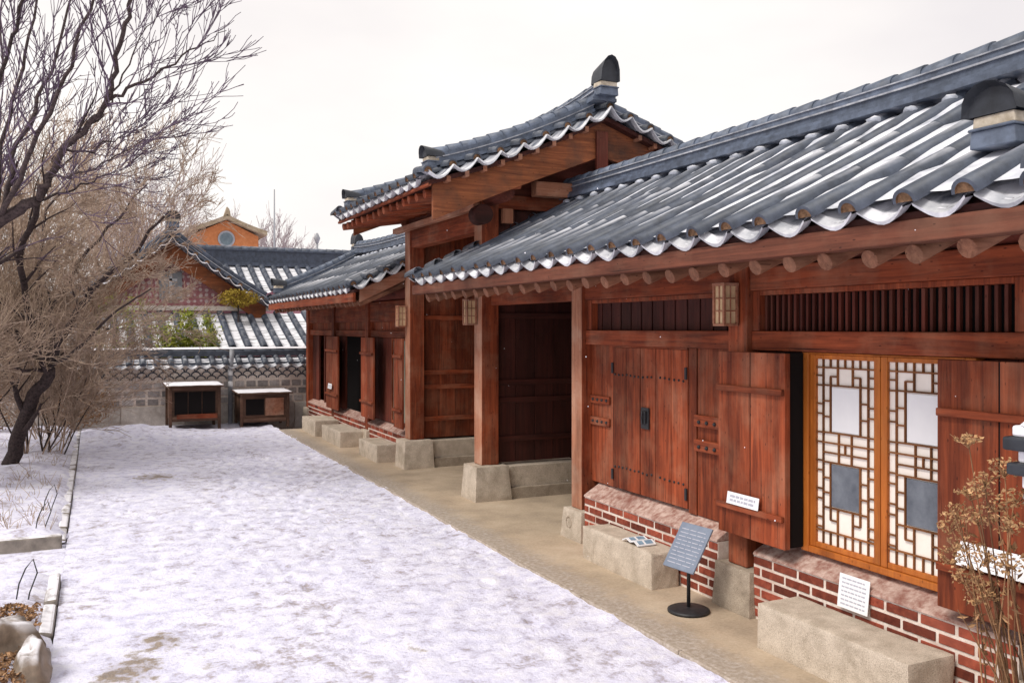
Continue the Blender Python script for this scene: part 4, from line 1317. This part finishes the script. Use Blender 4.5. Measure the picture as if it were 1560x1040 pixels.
# ------------------------------------------------------------------ trees and plants
def grow(mb, p, d, L, r, depth, rg, up=.12, spread=.6, rmin=.0045, wob=.22, kids=(4, 7), nside=None, mb2=None, stop=0):
    n = max(3, min(8, int(L / .22) + 2))
    pts, rad = [Vector(p)], [r]
    dd = Vector(d).normalized(); q = Vector(p)
    for i in range(n):
        dd = (dd + Vector((rg.gauss(0, wob), rg.gauss(0, wob), rg.gauss(0, wob) + up)) * .55).normalized()
        q = q + dd * L / n
        pts.append(q.copy()); rad.append(max(rmin * .7, r * (1 - .72 * (i + 1) / n)))
    tgt = mb2 if (mb2 is not None and r < .018) else mb
    tgt.path(pts, rad, nside or (7 if r > .03 else 4 if r > .012 else 3), 0, False, rg.random())
    if depth <= stop: return
    for k in range(rg.randint(*kids)):
        f = rg.uniform(.22, 1.0)
        i = min(n - 1, int(f * n))
        b = pts[i].lerp(pts[i + 1], f * n - i)
        dr = (pts[i + 1] - pts[i]).normalized()
        ax = Vector((rg.gauss(0, 1), rg.gauss(0, 1), rg.gauss(0, 1)))
        ax = (ax - dr * ax.dot(dr)).normalized()
        nd = (dr + ax * spread * rg.uniform(.5, 1.3)).normalized()
        grow(mb, b, nd, L * rg.uniform(.42, .68), max(rmin, rad[i] * rg.uniform(.45, .65)), depth - 1, rg, up, spread, rmin, wob, kids, nside, mb2, stop)

def limb(mb, mb2, pts, r0, r1, rg, depth=3, n_side=9, L=1.3, spread=.75, up=.1, rmin=.0045, kids=(4, 6)):
    pts = [Vector(p) for p in pts]
    # subdivide with a little wander
    fine = []
    for i in range(len(pts) - 1):
        for k in range(4):
            q = pts[i].lerp(pts[i + 1], k / 4)
            fine.append(q + Vector((rg.gauss(0, .02), rg.gauss(0, .02), rg.gauss(0, .02))) * (0 if i + k == 0 else 1))
    fine.append(pts[-1])
    N_ = len(fine)
    rad = [r0 + (r1 - r0) * i / (N_ - 1) for i in range(N_)]
    mb.path(fine, rad, 9 if r0 > .03 else 6, 0, True, rg.random())
    for k in range(n_side):
        f = rg.uniform(.12, 1)
        i = min(N_ - 2, int(f * (N_ - 1)))
        dr = (fine[i + 1] - fine[i]).normalized()
        ax = Vector((rg.gauss(0, 1), rg.gauss(0, 1), rg.gauss(0, 1))); ax = (ax - dr * ax.dot(dr)).normalized()
        grow(mb, fine[i], (dr + ax * spread).normalized(), L * rg.uniform(.6, 1.2), max(rmin, rad[i] * .55), depth, rg, up, spread * .9, rmin, .2, kids, None, mb2)

def W(px, py, d):      # tree skeleton points: picture direction at a chosen real distance
    u_ = (px - 780) / 1360
    return Vector((d * (u_ * .9063 + .4226), d * (.9063 - u_ * .4226), 2.1 - (py - 499) * d / 1360))

# the dark stemmed tree in the bed
rg = random.Random(5)
base = W(12, 725, 13.2); base.z = -.1
tr = thing('bare_tree', (base.x, base.y, 0), 'dark stemmed bare tree leaning over the snowy bed at the left', 'tree', 'bare winter trees on the left')
mb, mb2 = MB(), MB()
limb(mb, mb2, [base, W(30, 660, 13.1), W(52, 605, 13.0), W(75, 560, 12.9)], .115, .08, rg, 2, 3, .7)
fork = W(70, 565, 12.9)
LIMBS = [([fork, W(110, 480, 12.4), W(150, 430, 12.0), W(205, 385, 11.6), W(250, 330, 11.2)], .075, .02),
         ([fork, W(80, 470, 13.3), W(120, 400, 13.8), W(180, 330, 14.2), W(225, 280, 14.5)], .06, .015),
         ([fork, W(40, 470, 12.6), W(30, 390, 12.2), W(58, 308, 11.8), W(98, 230, 11.5)], .07, .05),
         ([fork, W(20, 500, 13.2), W(-40, 420, 13.6), W(-90, 300, 13.8)], .06, .02),
         ([fork, W(130, 520, 12.2), W(180, 470, 11.8), W(230, 440, 11.4)], .04, .012),
         ([fork, W(95, 540, 13.4), W(150, 500, 13.9), W(200, 500, 14.2)], .035, .01),
         ([fork, W(20, 560, 12.5), W(-40, 520, 12.2)], .04, .015),
         ([fork, W(60, 420, 13.5), W(70, 320, 14.0), W(120, 260, 14.4)], .05, .015)]
for (pts, a, b) in LIMBS:
    limb(mb, mb2, pts, a * .72, b * .7, rg, 3, 9, .86, .75, .05, .0045, (4, 6))
mb.build('trunk', 'bark', tr); mb2.build('twigs', 'twig', tr)

# the taller purple-grey tree whose boughs reach into the sky
rg = random.Random(8)
b2 = W(-140, 760, 11.0); b2.z = -.15
tr = thing('bare_tree', (b2.x, b2.y, 0), 'taller purple grey bare tree whose boughs reach across the sky at top left', 'tree', 'bare winter trees on the left')
mb, mb2 = MB(), MB()
k1 = W(-80, 480, 10.8); k2 = W(0, 335, 10.6); k3 = W(58, 306, 10.5)
limb(mb, mb2, [b2, W(-120, 620, 10.9), k1], .2, .13, rg, 2, 2, .7)
limb(mb, mb2, [k1, W(-40, 385, 10.7), k2, k3], .10, .06, rg, 2, 4, .9)
BO = [([k3, W(75, 270, 10.5), W(98, 228, 10.4), W(135, 190, 10.3), W(163, 154, 10.2), W(178, 90, 10.1), W(190, 40, 10), W(203, -20, 10)], .058, .03),
      ([W(163, 154, 10.2), W(205, 130, 10.3), W(254, 100, 10.5), W(300, 72, 10.6), W(345, 47, 10.7)], .03, .006),
      ([W(98, 228, 10.4), W(140, 232, 10.8), W(180, 210, 11.0), W(225, 190, 11.2)], .022, .006),
      ([W(75, 270, 10.5), W(120, 265, 10.2), W(170, 245, 10.0), W(215, 215, 9.8)], .022, .006),
      ([k2, W(20, 240, 11.1), W(50, 170, 11.5), W(85, 90, 11.8), W(110, -10, 12)], .05, .02),
      ([k2, W(40, 250, 10.2), W(75, 170, 9.8), W(105, 100, 9.5), W(145, -10, 9.3)], .045, .02),
      ([k1, W(-30, 300, 11.3), W(15, 180, 11.6), W(40, 80, 11.8), W(60, -30, 12)], .05, .02),
      ([k1, W(-60, 300, 10.3), W(-20, 160, 10.0), W(20, 60, 9.8), W(40, -30, 9.6)], .05, .02),
      ([k1, W(-10, 230, 11.9), W(0, 120, 12.2), W(5, -10, 12.4)], .045, .015),
      ([W(135, 190, 10.3), W(170, 160, 10.7), W(195, 100, 11.0), W(225, 45, 11.2), W(255, 5, 11.4)], .022, .006),
      ([k3, W(110, 290, 10.9), W(150, 272, 11.2), W(190, 262, 11.5)], .025, .006)]
for (pts, a, b) in BO:
    limb(mb, mb2, pts, a * .72, b * .7, rg, 2, 10, .92, .55, .16, .006, (3, 4))
mb.build('trunk', 'bark', tr); mb2.build('twigs', 'twig_purple', tr)

# twiggy shrubs filling the bed
def shrub(x, y, h, n, seed, label, mat='twig', lean=(0.1, 0), r=.02, dep=3, leaf=None):
    rg = random.Random(seed)
    t = thing('bare_shrub', (x, y, 0), label, 'shrub', 'leafless shrubs in the left bed')
    mb, mb2 = MB(), MB()
    for k in range(n):
        a = rg.uniform(0, 2 * math.pi); s_ = rg.uniform(.1, .65)
        d = Vector((math.cos(a) * s_ + lean[0], math.sin(a) * s_ + lean[1], 1))
        grow(mb, (x + math.cos(a) * .12, y + math.sin(a) * .12, -.1), d, h * rg.uniform(.45, .8), r * rg.uniform(.6, 1.1), dep, rg, .05, .62, .005, .2, (5, 7), None, mb2)
    if mb.f: mb.build('stems', 'bark', t)
    mb2.build('twigs', mat, t)
    return t
shrub(-.9, 16.3, 3.9, 11, 31, 'tall leafless brown shrub right behind the dark tree trunk', lean=(.28, 0))
shrub(-2.4, 12.6, 2.9, 8, 32, 'leafless brown shrub nearest the camera in the left bed', lean=(-.05, .1))
shrub(-.8, 18.3, 3.0, 10, 33, 'leafless brown shrub farthest along the left bed, before the stone wall', lean=(.12, 0))
shrub(-2.4, 17.0, 4.4, 12, 34, 'tall leafless brown shrub farthest from the courtyard', lean=(.2, 0))
shrub(-.62, 16.4, 2.2, 8, 36, 'low leafless brown shrub at the edge of the bed, right of the dark trunk', lean=(.15, .1))
shrub(-1.9, 14.6, 3.9, 9, 35, 'tall leafless brown shrub just left of the dark tree trunk', lean=(.2, .1))

def leaf_cloud(mb, c, r, n, rg, size=.03, long=2.2, down=0):
    c = Vector(c)
    for k in range(n):
        while True:
            q = Vector((rg.uniform(-1, 1), rg.uniform(-1, 1), rg.uniform(-1, 1)))
            if q.length < 1: break
        if noise.noise(q * 2.3 + c) < -.12: continue
        p = c + Vector((q.x * r[0], q.y * r[1], q.z * r[2]))
        d = Vector((rg.gauss(0, 1), rg.gauss(0, 1), rg.gauss(-down, .8))).normalized()
        s_ = d.orthogonal().normalized(); s_ = (s_ * math.cos(k) + d.cross(s_) * math.sin(k)) * size * rg.uniform(.6, 1.2)
        e = d * size * long * rg.uniform(.7, 1.3)
        nn_ = d.cross(s_).normalized() * size * .15
        b = mb.add([p - e * .5, p + s_ * .5 + nn_, p + e * .5, p - s_ * .5 + nn_])
        mb.face([b, b + 1, b + 2], 0, False, rg.random()); mb.face([b, b + 2, b + 3], 0, False, rg.random())

rg = random.Random(61)
for (x, y, h, lab) in ((-.35, 20.2, .95, 'rust leaved bush against the far stone wall, left of the bins'), (-1.9, 19.6, 1.2, 'rust leaved bush in the far corner behind the leafless shrubs')):
    t = thing('rusty_bush', (x, y, 0), lab, 'shrub', 'bushes that kept rusty leaves')
    mb, mb2 = MB(), MB()
    for k in range(9):
        a = rg.uniform(0, 6.28); grow(mb, (x, y, -.1), (math.cos(a) * .5, math.sin(a) * .35, 1), h * .8, .014, 1, rg, .05, .6, .005, .2, (3, 5))
    mb.build('stems', 'twig', t)
    leaf_cloud(mb2, (x, y, h * .6), (.75, .4, h * .55), 2600, rg, .035, 1.8); mb2.build('leaves', 'rust_leaf', t)

def bamboo(x, y, z0, h, wdt, n, nl, seed, label, mat='bamboo'):
    rg = random.Random(seed)
    t = thing('bamboo_clump', (x, y, 0), label, 'bamboo')
    mb, mb2 = MB(), MB()
    for k in range(n):
        bx_, by_ = x + rg.uniform(-wdt, wdt), y + rg.uniform(-.2, .2)
        hh = h * rg.uniform(.75, 1.05)
        tip = Vector((bx_ + rg.uniform(-.25, .25), by_ + rg.uniform(-.15, .15), hh))
        mb.path([(bx_, by_, -.2), Vector((bx_, by_, 0)).lerp(tip, .6) + Vector((0, 0, .1)), tip], [.012, .01, .004], 4, 0, False)
        for q in range(nl):
            f = rg.uniform(z0 / h * .8, 1)
            c_ = Vector((bx_, by_, 0)).lerp(tip, f)
            leaf_cloud(mb2, c_ + Vector((rg.uniform(-.1, .1), rg.uniform(-.1, .1), 0)), (.13, .13, .13), 11, rg, .034, 4.0, .5)
    mb.build('stems', 'bamboo_stem', t); mb2.build('leaves', mat, t)
bamboo(1.85, 21.65, 1.4, 2.42, .55, 26, 26, 71, 'yellow green bamboo rising behind the far wall before the snowy skirt roof')
bamboo(.55, 21.8, 1.4, 2.75, .5, 12, 12, 72, 'sparse olive bamboo behind the wall, left of the pink gable', 'bamboo')
rg = random.Random(73)
t = thing('roof_shrub', (3.35, 23.85, 0), 'yellowed bushy branch by the lower end of the pink gable roof', 'shrub')
mb = MB(); mb.path([(3.25, 23.6, -.2), (3.3, 23.6, 1.5), (3.3, 23.6, 2.7)], [.04, .03, .02], 6); mb.build('stem', 'bark', t)
mb = MB(); leaf_cloud(mb, (3.3, 23.6, 2.85), (.55, .25, .24), 1500, rg, .035, 2.5); mb.build('leaves', 'moss', t)

# far trees
def far_tree(px, d, h, seed, label, mat='twig_far', rmin=.012, n=6, spread=.5):
    rg = random.Random(seed); p = at(px, d, 0)
    t = thing('bare_tree', tuple(p), label, 'tree', 'bare trees beyond the far roofs')
    mb, mb2 = MB(), MB()
    mb.path([p, p + Vector((0, 0, h * .25)), p + Vector((.1, 0, h * .4))], [h * .022, h * .018, h * .015], 6)
    for k in range(n):
        a = rg.uniform(0, 6.28)
        grow(mb2, p + Vector((0, 0, h * rg.uniform(.22, .4))), (math.cos(a) * .55, math.sin(a) * .55, 1), h * rg.uniform(.4, .55), h * .009, 3, rg, .06, spread, rmin, .16, (4, 6))
    mb.build('trunk', mat, t); mb2.build('crown', mat, t)
far_tree(238, 40, 8.8, 81, 'fine twigged pale pinkish tree behind the ridge end of the pink gable house', 'twig_far', .012, 16, .6)
far_tree(160, 31, 7.8, 82, 'brown grey tree behind the leafless shrubs left of the pink gable', 'twig', .012, 8, .7)
far_tree(60, 34, 9.0, 83, 'brown grey tree farthest left behind the shrubs', 'twig', .012, 8, .7)
far_tree(388, 110, 14.5, 84, 'pale slender tree just right of the orange building', 'twig_far', .03, 6, .3)
far_tree(402, 118, 13.5, 85, 'pale slender tree left of the mast', 'twig_far', .03, 6, .3)
far_tree(434, 115, 13.0, 86, 'pale slender tree right of the mast', 'twig_far', .03, 6, .3)

# low far woodland that closes the horizon on the left
mb = MB(); rg = random.Random(90)
for k in range(60):
    a = at(rg.uniform(-700, 250), rg.uniform(60, 95), 0)
    mb.blob(a + Vector((0, 0, rg.uniform(.5, 2))), (rg.uniform(2, 5), 2.5, rg.uniform(1.5, 3.2)), k, 0, 10, 7, .5, rg.random())
tag(mb.build('far_woodland', 'far_mass'), 'low brown woodland in the distance behind the left shrubs', 'woodland', None, 'stuff')

# ------------------------------------------------------------------ the snowy bed on the left
def bed(y0, y1, name, seed, bare=None):
    mb = MB(); nx, ny = 70, max(10, int((y1 - y0) / .08)); rows = []
    for j in range(ny + 1):
        y = y0 + (y1 - y0) * j / ny; row = []
        for i in range(nx + 1):
            x = -5.2 + (4.93 + .05 * noise.noise((y * 2.2, seed, 0))) * i / nx
            e = min(1, (4.93 - 4.93 * i / nx) / .22) ** .7 * min(1, (y - y0) / .12 + .0)
            z = -.04 + .10 * e + .05 * noise.noise((x * 1.7, y * 1.7, seed)) + .02 * noise.noise((x * 6, y * 6, seed)) + .05 * max(0, -x - .4) * .6
            row.append((x, y, z))
        rows.append(row)
    mb.grid(rows)
    return tag(mb.build(name, 'snow_ground'), None, None, kind='structure')
bed(9.9, 20.7, 'snow_bed', 3)
bed(3.5, 8.55, 'snow_bed', 9)
mb = MB(); mb.grid([[(-5.2 + 4.95 * i / 40, 8.5 + 1.5 * j / 14, -.055 + .012 * noise.noise((i * .4, j * .4, 2))) for i in range(41)] for j in range(15)])
tag(mb.build('snow_path', 'snow_ground'), None, None, kind='structure')
# edging stones along the bed
def edging(y, L, label, x=-.31, dx=.10, along=True, h=.012):
    mb = MB()
    if along: mb.hexa([(x - dx / 2 + rng.uniform(-.01, .01), y, -.2), (x + dx / 2, y, -.2), (x + dx / 2, y + L, -.2), (x - dx / 2, y + L, -.2), (x - dx / 2, y + .02, h), (x + dx / 2 - .01, y + .01, h + rng.uniform(-.02, .02)), (x + dx / 2 - .01, y + L - .02, h + rng.uniform(-.02, .02)), (x - dx / 2, y + L - .02, h)])
    else: mb.box(x, x + L, y, y + dx, -.2, h)
    return tag(mb.build('edging_stone', 'edge_snow', None, .02), label, 'edging stone', 'edging stones round the left bed')
ed = 'rough snow dusted edging stone in the row between courtyard and left bed'
y = 9.95
while y < 20.0:
    L = rng.uniform(.45, .8)
    edging(y, L - .03, ed); y += L
edging(9.76, 1.15, 'dark edging slab closing the near end of the long left bed', -1.45, .1, False, .075)
for (yy, L, lb) in ((6.9, .72, 'edging stone of the near bed beside the brown leaf litter'), (7.65, .85, 'edging stone at the far end of the near bed')):
    edging(yy, L, lb, -.31, .10, True, .02)
# rock and leaf litter at the lower left
mb = MB(); mb.blob((-.62, 6.6, .0), (.26, .36, .24), 3, 0, 22, 14, .5)
tag(mb.build('boulder', 'rock_snow'), 'brown snow dusted boulder among leaf litter in the lower left corner', 'rock')
mb = MB(); mb.blob((-.36, 6.15, -.05), (.11, .3, .22), 12, 0, 20, 12, .4)
tag(mb.build('boulder', 'rock_snow'), 'pale narrow boulder at the corner of the near bed', 'rock')
mb = MB(); rg = random.Random(40)
for k in range(2600):
    x, y = rg.uniform(-1.5, -.38), rg.uniform(5.4, 7.4)
    if noise.noise((x * 2.5, y * 2.5, 0)) < -.25: continue
    leaf_cloud(mb, (x, y, .055 + .05 * noise.noise((x * 1.7, y * 1.7, 9)) + .03), (.04, .04, .02), 4, rg, .024, 1.5)
tag(mb.build('leaf_litter', 'rust_leaf'), 'fallen brown leaves over the near bed', 'leaves', None, 'stuff')
# bent wire hoops sticking out of the snow
def hoop(px, py, seed, label):
    d = 2.1 * 1360 / (py - 499) * .97
    p = W(px, py, d); rg = random.Random(seed)
    mb = MB()
    q = [p + Vector((0, 0, -.1)), p + Vector((.03, 0, .10)), p + Vector((.07, .04, .2)), p + Vector((.12, .08, .26)), p + Vector((.15, .05, .16)), p + Vector((.10, .02, .02)), p + Vector((.08, 0, -.1))]
    mb.path(q, .0055, 6)
    tag(mb.build('wire_hoop', 'iron'), label, 'hoop', 'bent wire hoops in the left bed')
hoop(52, 806, 1, 'dark bent wire hoop standing in the snow above the edging slab, the nearer of two')
hoop(64, 776, 2, 'dark bent wire hoop standing in the snow, the farther of two')
hoop(22, 910, 3, 'dark bent wire hoop in the near bed by the brown leaves')
# dead grass tufts in the bed
mb = MB(); rg = random.Random(44)
for k in range(130):
    x, y = rg.uniform(-1.6, -.42), rg.choice([rg.uniform(10, 20.5), rg.uniform(10, 14)])
    for q in range(rg.randint(2, 5)):
        d = Vector((rg.gauss(0, .4), rg.gauss(0, .4), 1)); L = rg.uniform(.06, .24)
        mb.path([(x, y, .0), Vector((x, y, .0)) + d * L * .6, Vector((x, y, 0)) + d * L + Vector((rg.gauss(0, .03), 0, 0))], [.004, .003, .002], 3, 0, False, rg.random())
tag(mb.build('dead_grass', 'twig'), 'dead grass stalks poking through the snow of the left bed', 'grass', None, 'stuff')

# ------------------------------------------------------------------ right edge: screen wall and dry plant
sw = thing('screen_wall', (3.75, 2.2, 0), 'rough pale stone wall end with black and white tile cap at the right edge', 'wall')
X0 = 3.41
mb = MB()
mb.box(X0 + .03, 4.3, 2.02, 2.36, -.1, 1.45); body = mb.build('wall_core', 'mortar', sw)
mb = MB(); rg = random.Random(14)
z = -.05
while z < 1.42:
    hh = rg.uniform(.06, .12)
    x = X0
    while x < 4.25:
        L = rg.uniform(.12, .26)
        mb.blob((x + L / 2, 2.355, z + hh / 2), (L * .54, .028, hh * .53), rg.randint(0, 99), 0, 12, 8, .35, rg.random()); x += L + .015
    yy = 2.02
    while yy < 2.3:
        L = rg.uniform(.08, .15)
        mb.blob((X0 + .03, yy + L / 2, z + hh / 2), (.028, L * .56, hh * .53), rg.randint(0, 99), 0, 12, 8, .35, rg.random())
        yy += L
    z += hh + .012
mb.build('rubble_stones', simple('pale_lichen_stone', (.2, .18, .165), (.66, .63, .61), 22, .9, .9, .012, (.17, .12, .085), tint=(.6, 1.3), lo=.38, hi=.62), sw)
mb = MB(); z = 1.45
for k, (o, h, mi) in enumerate(((.02, .055, 1), (.06, .05, 0), (.03, .05, 1), (.07, .055, 0), (.045, .045, 1))):
    mb.box(X0 - o, 4.29, 2.0 - o, 2.38 + o, z, z + h, mi); z += h
mb.build('tile_cap', [M['tile_dark'], M['snow']], sw, .01)
mb = MB(); rows = []
for k in range(15):
    x = X0 - .05 + 1.08 * (k / 14) ** 1.5
    g_ = min(1, k / 4) ** .5
    rows.append([(x, 2.19 + .24 * (.75 + .25 * g_) * math.cos(math.pi * q / 8), z + .0015 + .07 * math.sin(math.pi * q / 8) * g_ + g_ * .012 * noise.noise((x * 6, q * .7, 2))) for q in range(9)])
mb.grid(rows); mb.build('snow_cap', 'snow', sw)

rg = random.Random(19)
bp = Vector((3.93, 2.78, 0))
t = thing('dry_hydrangea', tuple(bp), 'dry brown flower stalks with withered heads in front of the right shutter', 'plant')
st, lf = MB(), MB()
heads = [(1475, 672, 3.95), (1500, 735, 3.9), (1478, 752, 4.05), (1460, 782, 4.1), (1448, 800, 4.2), (1530, 715, 3.8), (1490, 790, 4.0), (1515, 770, 3.9), (1535, 800, 3.8), (1470, 830, 4.1), (1500, 850, 4.0), (1450, 850, 4.25), (1535, 860, 3.85), (1470, 880, 4.1), (1510, 900, 4.0), (1545, 760, 3.8), (1490, 910, 4.05), (1545, 905, 3.85), (1525, 840, 4.0), (1480, 855, 4.15)]
for i, (px, py, d) in enumerate(heads[:17]):
    p = W(px, py, d)
    b = bp + Vector((rg.uniform(-.1, .1), rg.uniform(-.12, .12), 0))
    mid = b.lerp(p, .5) + Vector((rg.uniform(-.04, .04), rg.uniform(-.04, .04), .12))
    st.path([b, b.lerp(mid, .6) + Vector((0, 0, .04)), mid, p], [.005, .004, .0035, .0025], 5, 0, False, rg.random())
    flat = i in (0, 2)
    pe = MB()
    for k in range(9):
        e = p + Vector((rg.gauss(0, .035), rg.gauss(0, .035), rg.uniform(.0, .03)))
        st.path([p - Vector((0, 0, .03)), e], [.002, .0015], 3, 0, False)
    leaf_cloud(pe, p + Vector((0, 0, .01)), (.07, .07, .022 if flat else .05), 120, rg, .0135, 1.5)
    pe.build('flower_head', 'petal', t); pe = MB()
    if i % 2:   # withered leaves lower on the stalk
        for f in (.55, .7, .85):
            q = b.lerp(p, f) + Vector((0, 0, .06))
            leaf_cloud(lf, q, (.07, .07, .06), 6, rg, .022, 2.2, .6)
for k in range(6):
    p = W(rg.uniform(1440, 1550), rg.uniform(760, 930), rg.uniform(3.85, 4.2)); b = bp + Vector((rg.uniform(-.12, .12), rg.uniform(-.12, .12), 0))
    st.path([b, b.lerp(p, .5) + Vector((0, 0, .08)), p], [.005, .004, .002], 4, 0, False, rg.random())
st.build('stalks', 'dry', t); lf.build('withered_leaves', 'dry', t)

rg = random.Random(77)
mb = MB()
for k in range(70):
    x = rg.uniform(1.2, 4.1); y = rg.uniform(2.6, 12.5); z = rg.uniform(.2, 3.2); r_ = rg.uniform(.0018, .0042)
    b = mb.add([(x + r_, y, z), (x, y + r_, z), (x - r_, y, z), (x, y - r_, z), (x, y, z + r_), (x, y, z - r_)])
    for q in ((0, 1, 4), (1, 2, 4), (2, 3, 4), (3, 0, 4), (1, 0, 5), (2, 1, 5), (3, 2, 5), (0, 3, 5)): mb.face([b + i for i in q])
tag(mb.build('snowflakes', 'snow'), 'sparse snowflakes drifting before the red timber fronts', 'snowflakes', None, 'stuff')
